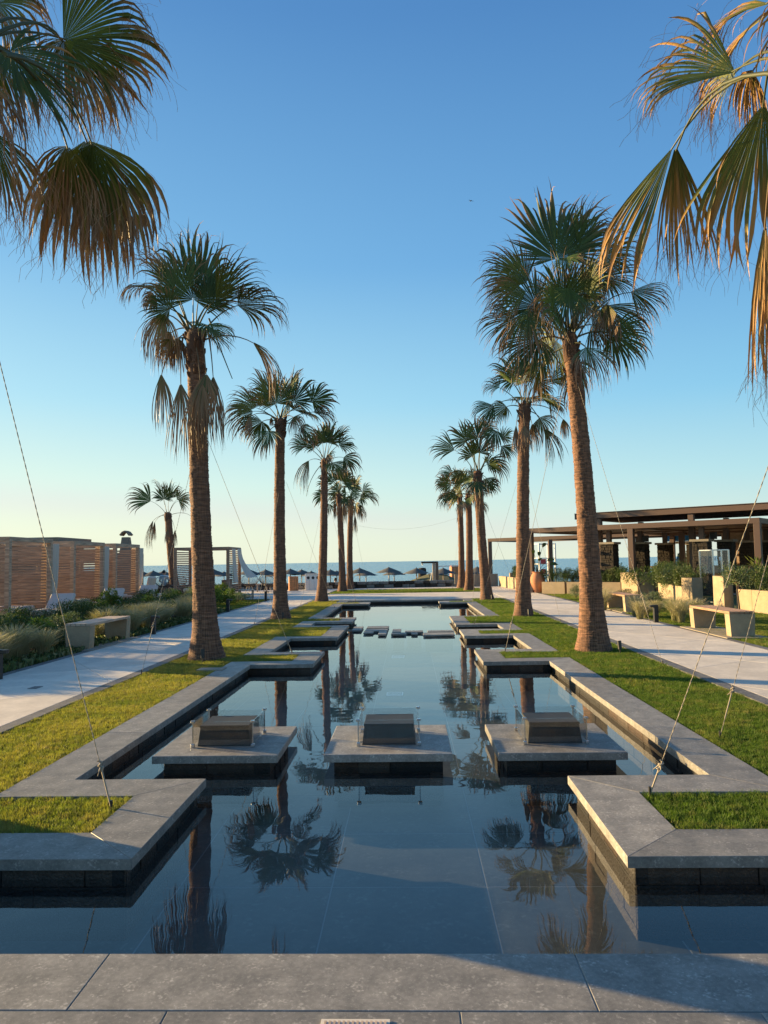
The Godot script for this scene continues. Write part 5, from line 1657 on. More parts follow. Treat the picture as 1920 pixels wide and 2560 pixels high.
func make_pergola() -> void:
	rng.seed = 73
	var A := Vector2(5.86, 35.76)
	var B := Vector2(13.7, 29.5)
	var u := (B - A).normalized()
	var v := Vector2(-u.y, u.x)            # away from the pool
	if v.y < 0.0: v = -v
	var pt := func(s: float, r: float) -> Vector2: return A + u * s + v * r
	var Lm := A.distance_to(B)
	var post := func(t: Node3D, s: float, r: float, h: float) -> void:
		var q: Vector2 = pt.call(s, r)
		var mb := MB.new()
		mb.box(P(q.x, q.y, h * 0.5), Vector3(0.24, h, 0.24), 0.008, Basis(Vector3(u.x, 0, -u.y), Vector3.UP, Vector3(u.x, 0, -u.y).cross(Vector3.UP)))
		put(mb, "post", M.steel_brown, t, -t.position)
	var beam := func(t: Node3D, s0: float, r0: float, s1: float, r1: float, y: float, w: float, h: float, m: Material, called: String) -> void:
		var a: Vector2 = pt.call(s0, r0)
		var b: Vector2 = pt.call(s1, r1)
		var mb := MB.new()
		mb.bar(P(a.x, a.y, y), P(b.x, b.y, y), w, h, 0.006)
		put(mb, called, m, t, -t.position)
	# main frame
	var t := thing("pergola", "large brown steel pergola with louvred roof over the restaurant terrace", "pergola", P(A.x, A.y), 0.0, "brown steel pergolas")
	for s in [0.0, Lm * 0.4935, Lm]:
		for r in [0.0, 6.4]: post.call(t, s, r, 2.84)
	for r in [0.0, 6.4]: beam.call(t, -0.12, r, Lm + 0.12, r, 2.95, 0.24, 0.22, M.steel_brown, "beam")
	for s in [0.0, Lm * 0.4935, Lm]: beam.call(t, s, 0.121, s, 6.279, 2.95, 0.24, 0.216, M.steel_brown, "beam")
	var n := int(Lm / 0.2)
	for k in n:
		var s := 0.2 + k * 0.2
		beam.call(t, s, 0.125, s, 6.275, 2.93, 0.194, 0.03, M.louvre, "louvre")
	# upper roof
	t = thing("pergola", "higher flat brown roof standing above the large pergola", "pergola", P(10.0, 37.0), 0.0, "brown steel pergolas")
	for s in [2.2, 6.6, 11.6]:
		for r in [2.9, 8.2]: post.call(t, s, r, 3.5)
	beam.call(t, 1.0, 2.8, 15.0, 2.8, 3.66, 0.2, 0.27, M.steel_brown, "beam")
	beam.call(t, 1.0, 8.4, 15.0, 8.4, 3.66, 0.2, 0.27, M.steel_brown, "beam")
	beam.call(t, 1.1, 2.9, 1.1, 8.3, 3.66, 0.2, 0.266, M.steel_brown, "beam")
	beam.call(t, 14.9, 2.9, 14.9, 8.3, 3.66, 0.2, 0.266, M.steel_brown, "beam")
	beam.call(t, 1.0, 5.6, 15.0, 5.6, 3.81, 5.9, 0.025, M.louvre, "roof_sheet")
	for k in 34: beam.call(t, 1.4 + k * 0.4, 2.91, 1.4 + k * 0.4, 8.29, 3.6, 0.05, 0.1, M.louvre, "louvre")
	# deep bay behind, over the bar
	t = thing("pergola", "deep dark-roofed pergola bay over the bar behind the large pergola", "pergola", P(12.0, 42.0), 0.0, "brown steel pergolas")
	for s in [2.4, 7.6, 13.0]:
		for r in [12.4, 19.0]: post.call(t, s, r, 2.84)
	for r in [6.8, 12.4, 19.0]: beam.call(t, 2.0, r, 17.0, r, 2.95, 0.22, 0.22, M.steel_brown, "beam")
	for s in [2.1, 7.6, 13.0, 16.9]: beam.call(t, s, 6.92, s, 18.88, 2.95, 0.22, 0.216, M.steel_brown, "beam")
	for k in 36: beam.call(t, 2.3 + k * 0.41, 6.95, 2.3 + k * 0.41, 18.85, 3.0, 0.4, 0.03, M.louvre, "louvre")
	# seaward frame, beyond the pot
	var C := Vector2(5.62, 51.4)
	t = thing("pergola", "farther open brown steel pergola frame at the seaward end of the hedge", "pergola", P(C.x, C.y), 0.0, "brown steel pergolas")
	var far := func(s: float, r: float) -> Vector2: return C + u * s + v * r
	for e in [[0.0, 0.0], [4.6, 0.0], [8.6, 0.0], [13.0, 0.0], [0.0, 4.5], [4.6, 4.5], [8.6, 4.5], [13.0, 4.5]]:
		var q: Vector2 = far.call(e[0], e[1])
		var mb := MB.new()
		mb.box(P(q.x, q.y, 1.42), Vector3(0.26, 2.84, 0.26), 0.008)
		put(mb, "post", M.steel_brown, t, -t.position)
	for e in [[-0.1, 0.0, 13.2, 0.0], [-0.1, 4.5, 13.2, 4.5], [0.0, 0.15, 0.0, 4.35], [13.0, 0.15, 13.0, 4.35], [4.6, 0.15, 4.6, 4.35], [8.6, 0.15, 8.6, 4.35]]:
		var q0: Vector2 = far.call(e[0], e[1])
		var q1: Vector2 = far.call(e[2], e[3])
		var mb := MB.new()
		mb.bar(P(q0.x, q0.y, 2.95), P(q1.x, q1.y, 2.95), 0.24, 0.22, 0.006)
		put(mb, "beam", M.steel_brown, t, -t.position)
	for k in 40:
		var q0: Vector2 = far.call(4.7 + k * 0.2, 0.13)
		var q1: Vector2 = far.call(4.7 + k * 0.2, 4.37)
		var mb := MB.new()
		mb.bar(P(q0.x, q0.y, 2.94), P(q1.x, q1.y, 2.94), 0.15, 0.03)
		put(mb, "louvre", M.louvre, t, -t.position)
	# floor of the terrace
	var fl := MB.new()
	for e in [[0.6, 0.9, 16.0, 14.0]]:
		var q := [pt.call(e[0], e[1]), pt.call(e[2], e[1]), pt.call(e[2], e[3]), pt.call(e[0], e[3])]
		fl.quad(P(q[0].x, q[0].y, -0.015), P(q[1].x, q[1].y, -0.015), P(q[2].x, q[2].y, -0.015), P(q[3].x, q[3].y, -0.015), Vector3.UP)
	structure(put(fl, "restaurant_floor", M.paving_0))
	# rubble pillars
	var turn := atan2(u.y, u.x)
	var ps := [[9.15, 34.1, "first rubble stone pillar from the clay pot"], [10.9, 35.2, "rubble stone pillar behind the middle pergola post"], [13.0, 38.0, "far rubble stone pillar beside the blue board"], [12.35, 31.6, "rubble stone pillar just behind the glass gate"], [13.9, 32.9, "rubble stone pillar with an ochre stub behind the glass gate"], [16.2, 36.0, "rubble stone pillar in the depth of the bar"], [17.2, 36.2, "last rubble stone pillar by the pergola corner post"], [14.9, 39.2, "small far rubble stone pillar behind the bar"]]
	for e in ps: stone_pillar(P(e[0], e[1]), 2.2, 0.62, turn, e[2])
	for e in [[11.05, 34.9, "black loudspeaker on the pillar behind the middle pergola post"], [13.0, 32.0, "black loudspeaker beside the pillar behind the glass gate"]]:
		var sp := thing("loudspeaker", e[2], "loudspeaker", P(e[0], e[1], 2.31), turn, "loudspeakers on the pillars")
		var mb := MB.new()
		mb.box(Vector3(0, 0.15, 0), Vector3(0.24, 0.3, 0.22), 0.012)
		put(mb, "cabinet", M.black_metal, sp)
		mb = MB.new()
		mb.tube(PackedVector3Array([Vector3(0, 0.13, 0.11), Vector3(0, 0.13, 0.116)]), PackedFloat32Array([0.08, 0.075]), 14)
		put(mb, "grille", M.black_metal, sp)
	# bar counter, back wall, tables and chairs in the shade
	t = thing("bar_counter", "brown bar counter running between the pillars under the pergola", "counter", P(13.5, 34.5), turn)
	var bm := MB.new()
	bm.box(Vector3(0, 0.55, 0), Vector3(4.5, 1.1, 0.6), 0.01)
	put(bm, "front", M.timber_gazebo, t)
	bm = MB.new()
	bm.box(Vector3(0, 1.13, 0), Vector3(4.7, 0.06, 0.75), 0.006)
	put(bm, "top", M.timber_bench, t)
	var w := thing("bar_wall", "timber back wall of the bar with shelves, behind the pergola corner post", "wall", P(19.5, 38.0), turn)
	bm = MB.new()
	bm.box(Vector3(0, 1.4, 0), Vector3(7.0, 2.8, 0.2), 0.01)
	put(bm, "panel", M.timber_frame, w)
	for k in 4:
		bm = MB.new()
		bm.box(Vector3(0, 0.7 + 0.5 * k, 0.25), Vector3(6.6, 0.04, 0.3), 0.004)
		put(bm, "shelf", M.timber_bench, w)
	for e in [[10.2, 33.6], [11.4, 33.0], [12.4, 34.2], [14.2, 31.4], [15.4, 32.6], [16.6, 33.4], [15.0, 30.6]]:
		var q := P(e[0], e[1])
		t = thing("dining_table", "small square dining table under the pergola", "table", q, turn, "dining tables under the pergola")
		var mb := MB.new()
		mb.box(Vector3(0, 0.74, 0), Vector3(0.75, 0.04, 0.75), 0.004)
		put(mb, "top", M.timber_bench, t)
		mb = MB.new()
		mb.tube(PackedVector3Array([Vector3(0, 0.0, 0), Vector3(0, 0.72, 0)]), PackedFloat32Array([0.05, 0.03]), 8)
		put(mb, "leg", M.black_metal, t)
		for s in [-1.0, 1.0]:
			var c := thing("dining_chair", "slatted dining chair at a table under the pergola", "chair", q + Basis(Vector3.UP, turn) * Vector3(0.65 * s, 0, 0), turn + s * PI * 0.5, "dining chairs under the pergola")
			mb = MB.new()
			mb.box(Vector3(0, 0.45, 0), Vector3(0.45, 0.05, 0.45), 0.006)
			put(mb, "seat", M.timber_bench, c)
			for k in 4:
				mb = MB.new()
				mb.box(Vector3(-0.165 + 0.11 * k, 0.68, 0.22), Vector3(0.05, 0.42, 0.025), 0.003)
				put(mb, "back_slat", M.timber_bench, c)
			for lx in [-0.19, 0.19]:
				for lz in [-0.19, 0.2]:
					mb = MB.new()
					mb.box(Vector3(lx, 0.21, lz), Vector3(0.035, 0.42, 0.035))
					put(mb, "leg", M.timber_dark, c)
	# blue board leaning, parasols and lifeguard tower beyond
	t = thing("blue_board", "upright bright blue paddle board behind the bar", "board", D(1702, 1420, 46.0), 0.4)
	bm = MB.new()
	bm.lathe(Vector3.ZERO, [[0.0, -1.1], [0.22, -0.9], [0.34, -0.4], [0.37, 0.1], [0.33, 0.5], [0.2, 0.85], [0.0, 1.0]], 18)
	for k in bm.v.size(): bm.v[k].z *= 0.16
	put(bm, "hull", M.blue_plastic, t)
	t = thing("blue_sign", "blue and white sign panel hanging under the far side of the pergola", "sign", D(1700, 1352, 44.0), -0.5)
	bm = MB.new()
	bm.box(Vector3(0, 0.14, 0), Vector3(1.5, 0.32, 0.03), 0.01)
	put(bm, "panel", M.blue_plastic, t)
	bm = MB.new()
	bm.box(Vector3(0, -0.1, 0.001), Vector3(1.3, 0.14, 0.03), 0.01)
	put(bm, "border", M.white_paint, t)
	t = thing("lifeguard_tower", "white lifeguard tower with red panels on the beach", "lifeguard tower", D(1362, 1480, 66.0) * Vector3(1, 0, 1) + Vector3(0, -1.35, 0), 0.25)
	for x in [-0.75, 0.75]:
		for z in [-0.75, 0.75]:
			bm = MB.new()
			bm.box(Vector3(x, 2.15, z), Vector3(0.12, 4.3, 0.12), 0.01)
			put(bm, "post", M.white_paint, t)
	for y in [1.5, 2.5, 3.0, 4.24]:
		for z in [-0.75, 0.75]:
			bm = MB.new()
			bm.box(Vector3(0, y, z), Vector3(1.37, 0.08, 0.08), 0.006)
			put(bm, "rail", M.white_paint, t)
		for x in [-0.75, 0.75]:
			bm = MB.new()
			bm.box(Vector3(x, y, 0), Vector3(0.08, 0.08, 1.37), 0.006)
			put(bm, "rail", M.white_paint, t)
	for y in [1.85, 2.72]:
		bm = MB.new()
		bm.box(Vector3(-0.42, y, 0.8), Vector3(0.5, 0.42, 0.03), 0.006)
		put(bm, "red_panel", M.red_plastic, t)
	bm = MB.new()
	bm.box(Vector3(0, 1.56, 0), Vector3(1.5, 0.05, 1.5), 0.006)
	put(bm, "deck", M.white_paint, t)
	t = thing("flagpole", "thin white pole with a furled red flag beside the seaward pergola post", "flagpole", P(5.35, 52.5))
	bm = MB.new()
	bm.tube(PackedVector3Array([Vector3(0, 0, 0), Vector3(0, 2.6, 0)]), PackedFloat32Array([0.03, 0.02]), 6)
	put(bm, "pole", M.white_paint, t)
	bm = MB.new()
	bm.tube(PackedVector3Array([Vector3(0.05, 2.45, 0), Vector3(0.09, 2.1, 0), Vector3(0.11, 1.75, 0.02), Vector3(0.16, 1.5, 0.03)]), PackedFloat32Array([0.03, 0.09, 0.1, 0.03]), 6)
	put(bm, "flag", M.red_plastic, t)

# ---------------------------------------------------------------- people: capsules blended into one skin
func skin_of(bones: Array, cell: float, k := 0.05) -> MB:      # bones: [a, b, radius a, radius b]
	var lo := Vector3.INF
	var hi := -Vector3.INF
	for b in bones:
		for p in [b[0], b[1]]:
			lo = lo.min(p - Vector3.ONE * 0.22); hi = hi.max(p + Vector3.ONE * 0.22)
	var n := Vector3i(((hi - lo) / cell).ceil()) + Vector3i.ONE
	var f := PackedFloat32Array()
	f.resize(n.x * n.y * n.z)
	for z in n.z:
		for y in n.y:
			for x in n.x:
				var p := lo + Vector3(x, y, z) * cell
				var d := 1e9
				for b in bones:
					var ab: Vector3 = b[1] - b[0]
					var t := clampf((p - b[0]).dot(ab) / maxf(ab.length_squared(), 1e-6), 0.0, 1.0)
					var e: float = p.distance_to(b[0] + ab * t) - lerpf(b[2], b[3], t)
					var h := clampf(0.5 + 0.5 * (d - e) / k, 0.0, 1.0)
					d = lerpf(d, e, h) - k * h * (1.0 - h) if d < 1e8 else e
				f[(z * n.y + y) * n.x + x] = d
	var at := func(x: int, y: int, z: int) -> float: return f[(z * n.y + y) * n.x + x]
	var mb := MB.new()
	var ids := {}
	for z in n.z - 1:
		for y in n.y - 1:
			for x in n.x - 1:
				var inside := 0
				for c in 8:
					if at.call(x + (c & 1), y + ((c >> 1) & 1), z + (c >> 2)) < 0.0: inside += 1
				if inside == 0 or inside == 8: continue
				var s := Vector3.ZERO
				var m := 0
				for c in 8:
					for ax in 3:
						var e := c | (1 << ax)
						if e == c: continue
						var d0: float = at.call(x + (c & 1), y + ((c >> 1) & 1), z + (c >> 2))
						var d1: float = at.call(x + (e & 1), y + ((e >> 1) & 1), z + (e >> 2))
						if (d0 < 0.0) != (d1 < 0.0):
							var p0 := Vector3(c & 1, (c >> 1) & 1, c >> 2)
							s += p0.lerp(Vector3(e & 1, (e >> 1) & 1, e >> 2), d0 / (d0 - d1)); m += 1
				var g := Vector3(at.call(x + 1, y, z) - at.call(x, y, z), at.call(x, y + 1, z) - at.call(x, y, z), at.call(x, y, z + 1) - at.call(x, y, z))
				ids[Vector3i(x, y, z)] = mb.vert(lo + (Vector3(x, y, z) + s / m) * cell, g.normalized())
	for z in range(1, n.z - 1):
		for y in range(1, n.y - 1):
			for x in range(1, n.x - 1):
				var d0: float = at.call(x, y, z)
				for ax in 3:
					var o := Vector3i(1 if ax == 0 else 0, 1 if ax == 1 else 0, 1 if ax == 2 else 0)
					if (d0 < 0.0) == (at.call(x + o.x, y + o.y, z + o.z) < 0.0): continue
					var u := Vector3i(0, 1, 0) if ax == 0 else Vector3i(1, 0, 0)
					var v := Vector3i(0, 0, 1) if ax != 2 else Vector3i(0, 1, 0)
					var q := Vector3i(x, y, z)
					if ids.has(q) and ids.has(q - u) and ids.has(q - v) and ids.has(q - u - v):
						mb.itri(ids[q], ids[q - u], ids[q - u - v]); mb.itri(ids[q], ids[q - u - v], ids[q - v])
	return mb

func seated_person(at: Vector3, turn: float, label: String, shirt: Material, hatless: bool) -> void:
	# facing -z, hips at the origin
	var t := thing("person", label, "person", at, turn)
	var V := func(x: float, y: float, z: float) -> Vector3: return Vector3(x, y, z)
	var bones := []
	for s in [-1.0, 1.0]:
		bones.append([V.call(0.09 * s, 0.02, 0), V.call(0.13 * s, 0.08, -0.42), 0.095, 0.065])
		bones.append([V.call(0.13 * s, 0.08, -0.42), V.call(0.13 * s, -0.34, -0.5), 0.06, 0.042])
		bones.append([V.call(0.13 * s, -0.34, -0.5), V.call(0.13 * s, -0.37, -0.66), 0.042, 0.034])
		bones.append([V.call(0.19 * s, 0.48, 0.1), V.call(0.26 * s, 0.22, 0.0), 0.055, 0.043])
		bones.append([V.call(0.26 * s, 0.22, 0.0), V.call(0.2 * s, 0.13, -0.24), 0.043, 0.032])
		for k in 4: bones.append([V.call(0.2 * s + 0.018 * (k - 1.5), 0.13, -0.26), V.call(0.2 * s + 0.02 * (k - 1.5), 0.10, -0.34), 0.012, 0.009])
		bones.append([V.call(0.17 * s, 0.13, -0.26), V.call(0.14 * s, 0.13, -0.31), 0.012, 0.009])
	bones.append([V.call(0, 0.04, 0.02), V.call(0, 0.3, 0.07), 0.13, 0.12])
	bones.append([V.call(-0.1, 0.43, 0.1), V.call(0.1, 0.43, 0.1), 0.1, 0.1])
	bones.append([V.call(0, 0.46, 0.1), V.call(0, 0.58, 0.09), 0.055, 0.05])
	bones.append([V.call(0, 0.66, 0.07), V.call(0, 0.73, 0.07), 0.078, 0.09])
	bones.append([V.call(0, 0.68, -0.02), V.call(0, 0.66, -0.025), 0.016, 0.012])
	put(skin_of(bones, 0.03, 0.03), "body", M.skin, t)
	var cloth := []
	cloth.append([V.call(0, 0.03, 0.03), V.call(0, 0.3, 0.08), 0.145, 0.135])
	cloth.append([V.call(-0.12, 0.44, 0.1), V.call(0.12, 0.44, 0.1), 0.105, 0.105])
	for s in [-1.0, 1.0]: cloth.append([V.call(0.18 * s, 0.47, 0.1), V.call(0.24 * s, 0.3, 0.03), 0.065, 0.06])
	put(skin_of(cloth, 0.03, 0.04), "shirt", shirt, t)
	put(skin_of([[V.call(0, 0.72, 0.09), V.call(0, 0.76, 0.075), 0.095, 0.088]], 0.025), "hair", M.hair, t)

# ---------------------------------------------------------------- seafront
func parasol(tip: Vector3, floor_y: float, label: String) -> void:
	var base := Vector3(tip.x, floor_y, tip.z)
	var t := thing("beach_parasol", label, "parasol", base, R(0, TAU), "thatched parasols on the beach")
	var h := tip.y - floor_y
	var mb := MB.new()
	mb.tube(PackedVector3Array([Vector3(0, -0.1, 0), Vector3(0, h - 0.1, 0)]), PackedFloat32Array([0.055, 0.045]), 7)
	put(mb, "pole", M.timber_grey, t)
	mb = MB.new()
	var k := 40
	for ring in 3:
		var r0: float = [0.02, 0.42, 0.78][ring]
		var r1: float = [0.5, 0.86, 1.2][ring]
		for i in k:
			var a0 := TAU * i / k
			var a1 := TAU * (i + 1) / k
			var j0 := r1 * (1.0 + 0.035 * sin(i * 7.3 + ring))
			var j1 := r1 * (1.0 + 0.035 * sin((i + 1) * 7.3 + ring))
			var y := func(r: float) -> float: return h - 0.05 - 0.36 * r + 0.015 * (2 - ring)
			mb.quad(Vector3(cos(a0) * r0, y.call(r0) + 0.03, sin(a0) * r0), Vector3(cos(a1) * r0, y.call(r0) + 0.03, sin(a1) * r0), Vector3(cos(a1) * j1, y.call(j1) - 0.02 * (i % 2), sin(a1) * j1), Vector3(cos(a0) * j0, y.call(j0) - 0.02 * ((i + 1) % 2), sin(a0) * j0), Vector3.UP)
	mb.tube(PackedVector3Array([Vector3(0, h - 0.1, 0), Vector3(0, h + 0.06, 0)]), PackedFloat32Array([0.09, 0.02]), 7)
	put(mb, "thatch", M.thatch, t)

func cord_chair(at: Vector3, turn: float, label: String) -> Node3D:
	# egg-shaped hoop strung with cords to a small seat ring; faces -z
	var t := thing("cord_chair", label, "chair", at, turn, "round cord chairs on the promenade")
	var hoop := PackedVector3Array()
	var seat := PackedVector3Array()
	var hr := PackedFloat32Array()
	var sr := PackedFloat32Array()
	for i in 33:
		var a := TAU * i / 32
		hoop.append(Vector3(cos(a) * 0.5, 0.62 + sin(a) * 0.32 + 0.05, 0.18 + sin(a) * 0.28)); hr.append(0.014)
		seat.append(Vector3(cos(a) * 0.16, 0.34 + sin(a) * 0.05, -0.02 + sin(a) * 0.15)); sr.append(0.01)
	var mb := MB.new()
	mb.tube(hoop, hr, 6, false)
	mb.tube(seat, sr, 5, false)
	put(mb, "hoop", M.black_metal, t)
	mb = MB.new()
	for i in 64:
		var a := TAU * i / 64
		var p := Vector3(cos(a) * 0.5, 0.67 + sin(a) * 0.32, 0.18 + sin(a) * 0.28)
		var q := Vector3(cos(a) * 0.16, 0.34 + sin(a) * 0.05, -0.02 + sin(a) * 0.15)
		mb.tube(curve3(p, p.lerp(q, 0.5) + Vector3(0, -0.05, 0.06), q, 3), PackedFloat32Array([0.006, 0.006, 0.006, 0.006]), 3, false)
	put(mb, "cords", M.wicker, t)
	mb = MB.new()
	mb.lathe(Vector3(0, 0.36, 0), [[0.2, 0.0], [0.3, 0.06], [0.28, 0.1], [0.0, 0.1]], 14)
	put(mb, "cushion", M.wicker, t)
	for e in [[-0.25, 0.25], [0.25, 0.25], [0.0, -0.3]]:
		mb = MB.new()
		mb.tube(PackedVector3Array([Vector3(e[0] * 0.5, 0.34, e[1] * 0.5), Vector3(e[0], 0, e[1])]), PackedFloat32Array([0.012, 0.012]), 5)
		put(mb, "leg", M.timber_grey, t)
	return t

func low_table(at: Vector3, w: float, h: float, label: String) -> void:
	var t := thing("low_table", label, "table", at, 0.1, "low tables on the promenade")
	var mb := MB.new()
	mb.box(Vector3(0, h - 0.02, 0), Vector3(w, 0.04, w * 0.8), 0.005)
	put(mb, "top", M.timber_grey, t)
	for x in [-0.43, 0.43]:
		for z in [-0.33, 0.33]:
			mb = MB.new()
			mb.box(Vector3(x * w, (h - 0.04) * 0.5, z * w), Vector3(0.045, h - 0.04, 0.045), 0.003)
			put(mb, "leg", M.timber_grey, t)

func make_seafront() -> void:
	rng.seed = 81
	# stone seat wall in two rough courses
	var t := thing("sea_wall", "low dark rubble stone wall closing the promenade towards the beach", "wall", P(-5.0, 45.3))
	var n := 0
	for course in 2:
		var x := -18.0
		while x < 2.65:
			var w := R(0.28, 0.62)
			var d := 44.75 + (x + 9.0) * 0.085
			var mb := MB.new()
			mb.box(P(x + w * 0.5, d + R(-0.02, 0.02), 0.11 + course * 0.2), Vector3(w - 0.02, 0.185 + R(-0.01, 0.008), 0.38), 0.025, Basis(Vector3.UP, -0.085))
			put(mb, "stone", M[["limestone_1", "block_0", "lava_stone", "limestone_3"][rng.randi() % 4]], t, -t.position)
			x += w
	var core := MB.new()
	core.box(P(-7.7, 45.05, 0.14), Vector3(20.4, 0.4, 0.3), 0.0, Basis(Vector3.UP, 0.085))
	put(core, "core", M.mortar, t, -t.position)
	# parasols
	var tips := [[355, 1428, 70], [383, 1427, 70], [408, 1427, 72], [536, 1424, 70], [560, 1429, 78], [622, 1423, 70], [664, 1424, 70], [690, 1429, 77], [726, 1422, 70], [754, 1424, 71], [778, 1428, 76], [826, 1424, 70], [842, 1427, 75], [899, 1420, 70], [915, 1427, 77], [972, 1418, 68], [985, 1425, 75], [1041, 1420, 66], [1108, 1420, 68], [1096, 1425, 78], [1193, 1417, 68], [1175, 1423, 76]]
	for e in tips:
		var p := D(e[0], e[1], e[2])
		parasol(p, p.y - 2.35, "grey thatched parasol standing on the beach beyond the sea wall")
	# shower
	t = thing("beach_shower", "dark timber beach shower post with a long overhead arm", "shower", P(2.05, 54.0, -1.0))
	var b0 := D(1088.5, 1405, 54.0)
	var mb := MB.new()
	mb.box(Vector3(b0.x - t.position.x - 0.12, (b0.y + 1.0) * 0.5 - 0.04, 0), Vector3(0.21, b0.y + 1.0, 0.3), 0.008)
	put(mb, "column", M.timber_grey, t)
	mb = MB.new()
	mb.box(Vector3(b0.x - t.position.x + 0.105, (b0.y + 1.0) * 0.5 - 0.04, 0), Vector3(0.2, b0.y + 1.0, 0.34), 0.008)
	put(mb, "column", M.steel_brown, t)
	mb = MB.new()
	mb.box(Vector3(b0.x - t.position.x - 0.42, b0.y + 1.0 - 0.02, 0), Vector3(1.24, 0.13, 0.32), 0.008)
	put(mb, "arm", M.black_metal, t)
	mb = MB.new()
	mb.tube(PackedVector3Array([Vector3(b0.x - t.position.x - 0.95, b0.y + 0.95, 0), Vector3(b0.x - t.position.x - 0.95, b0.y + 0.8, 0)]), PackedFloat32Array([0.03, 0.08]), 8)
	put(mb, "shower_head", M.steel, t)
	mb = MB.new()
	mb.bar(Vector3(b0.x - t.position.x - 0.28, b0.y + 0.25, 0.2), Vector3(b0.x - t.position.x - 0.6, 0.2, 0.25), 0.07, 0.05)
	put(mb, "brace", M.white_paint, t)
	# white line and concrete posts by the water
	t = thing("net_tape", "thin white tape stretched from the shower towards a block on the shore", "tape", D(1096, 1416, 57.0))
	mb = MB.new()
	mb.bar(Vector3.ZERO, D(1146, 1414.5, 60.0) - t.position, 0.02, 0.08)
	put(mb, "tape", M.white_paint, t)
	for e in [[1055.5, 1419, 92.0, 0.5, "dark round concrete stump standing in the surf"], [1138, 1413, 84.0, 0.75, "reddish square concrete block on the shore behind the palms"]]:
		var p := D(e[0], e[1], e[2])
		t = thing("shore_block", e[4], "concrete block", Vector3(p.x, -2.3, p.z), 0.2)
		mb = MB.new()
		var hh := p.y + 2.3
		if e[3] < 0.6: mb.lathe(Vector3.ZERO, [[0.95, 0.0], [1.0, 0.5], [0.62, 0.75], [0.5, hh - 0.25], [0.44, hh - 0.05], [0.0, hh]], 14)
		else: mb.box(Vector3(0, hh * 0.5, 0), Vector3(1.1, hh, 0.9), 0.05)
		put(mb, "body", M.lava_stone if e[3] < 0.6 else M.terracotta, t)
	# towel cabinet
	t = thing("towel_cabinet", "white towel cabinet with three round openings on the promenade", "cabinet", P(-5.6, 43.9))
	mb = MB.new()
	mb.box(Vector3(0, 0.46, 0), Vector3(1.06, 0.92, 0.62), 0.008)
	put(mb, "body", M.white_paint, t)
	mb = MB.new()
	mb.box(Vector3(0, 0.935, 0), Vector3(1.12, 0.028, 0.68), 0.004)
	put(mb, "top", M.white_paint, t)
	for k in 3:
		mb = MB.new()
		mb.tube(PackedVector3Array([Vector3(-0.34 + 0.28 * k, 0.72, 0.3), Vector3(-0.34 + 0.28 * k, 0.72, 0.314)]), PackedFloat32Array([0.085, 0.085]), 18)
		put(mb, "opening", M.black_metal, t)
	for k in 3:
		mb = MB.new()
		mb.box(Vector3(-0.265 + 0.265 * k, 0.42, 0.312), Vector3(0.006, 0.82, 0.004))
		put(mb, "door_gap", M.border, t)
	t = thing("slatted_bin", "orange-brown slatted timber litter bin beside the towel cabinet", "bin", P(-6.73, 43.0), 0.25)
	for s in 4:
		var bs := Basis(Vector3.UP, s * PI / 2)
		for k in 5:
			mb = MB.new()
			mb.box(bs * Vector3(-0.2 + 0.1 * k, 0.42 + R(-0.012, 0.012), 0.25), Vector3(0.085, 0.82, 0.025), 0.004, bs)
			put(mb, "slat", M.timber_bin, t)
	mb = MB.new()
	mb.box(Vector3(0, 0.39, 0), Vector3(0.46, 0.74, 0.46))
	put(mb, "liner", M.black_metal, t)
	# chairs, tables, people
	cord_chair(P(-9.05, 41.8), 0.25, "round dark cord chair beside the open dark cabana")
	cord_chair(P(-7.7, 40.6), -0.35, "round dark cord chair behind the third cabana-side palm")
	cord_chair(P(-13.9, 41.8), 0.1, "round dark cord chair with a person sitting in it")
	cord_chair(P(-13.0, 41.2), 0.5, "empty round dark cord chair behind the lone thin palm")
	low_table(P(-7.42, 33.6), 0.68, 0.44, "low weathered table in front of the round chairs at the path end")
	low_table(P(-8.35, 41.9), 0.6, 0.46, "low weathered table between two round cord chairs")
	seated_person(P(-13.9, 41.75, 0.5), 0.1, "person in a white shirt sitting in a round chair facing the sea", M.shirt, true)
	seated_person(P(10.0, 38.6, 0.5), 0.9, "dark-clad person seated under the pergola by the first stone pillar", M.hair, true)
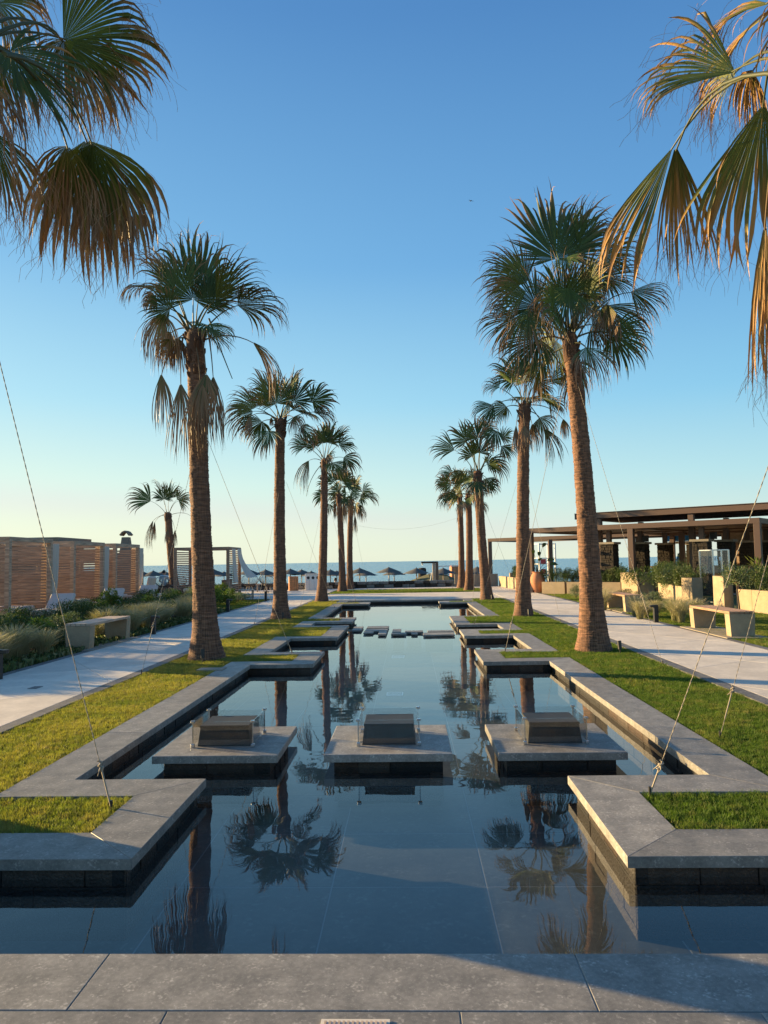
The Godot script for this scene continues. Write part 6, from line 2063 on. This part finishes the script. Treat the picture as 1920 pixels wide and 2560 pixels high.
	seated_person(D(840, 1440, 49.0) * Vector3(1, 0, 1) + Vector3(0, -0.25, 0), -0.6, "person in white sitting beyond the sea wall between the palms", M.shirt, true)
	# small box standing in the open cabana
	t = thing("side_table", "small dark box table inside the open cabana", "table", P(-8.95, 36.2, 0.49))
	mb = MB.new()
	mb.box(Vector3(0, 0.18, 0), Vector3(0.42, 0.34, 0.4), 0.01)
	put(mb, "box", M.timber_dark, t)
	mb = MB.new()
	mb.box(Vector3(0.13, 0.18, 0.205), Vector3(0.15, 0.26, 0.006))
	put(mb, "opening", M.white_paint, t)

func make_things() -> void:
	make_islands()
	make_stepping_stones()
	make_ropes()
	make_cabanas()
	make_seats()
	make_plants()
	make_planters()
	make_pergola()
	make_seafront()

# ---------------------------------------------------------------- everything
func _ready() -> void:
	var cam := Camera3D.new()
	cam.name = "camera"
	cam.fov = rad_to_deg(2.0 * atan(1280.0 / F))
	cam.near = 0.05; cam.far = 40000.0
	cam.transform = Transform3D(CB, Vector3(0, EYE, 0))
	add_child(cam)
	var sun_az := deg_to_rad(-68.0)
	var sun_el := deg_to_rad(12.0)
	var sun := Vector3(sin(sun_az) * cos(sun_el), sin(sun_el), -cos(sun_az) * cos(sun_el))
	var env := Environment.new()
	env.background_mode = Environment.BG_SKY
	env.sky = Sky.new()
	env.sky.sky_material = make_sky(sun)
	env.tonemap_mode = Environment.TONE_MAPPER_LINEAR
	env.tonemap_exposure = 2.7
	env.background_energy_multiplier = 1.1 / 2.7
	env.sdfgi_enabled = true; env.ssao_enabled = true; env.ssil_enabled = true
	var we := WorldEnvironment.new()
	we.name = "environment"
	we.environment = env
	add_child(we)
	var light := DirectionalLight3D.new()
	light.name = "sun"
	light.light_energy = 1.6
	light.light_color = Color(1.0, 0.86, 0.62)
	light.light_angular_distance = 0.5
	light.shadow_enabled = true
	light.transform = Transform3D(Basis.looking_at(-sun, Vector3.UP), sun * 100.0)
	add_child(light)
	make_materials()
	make_ground()
	make_pool()
	make_paths()
	make_lawns()
	make_palms()
	make_things()
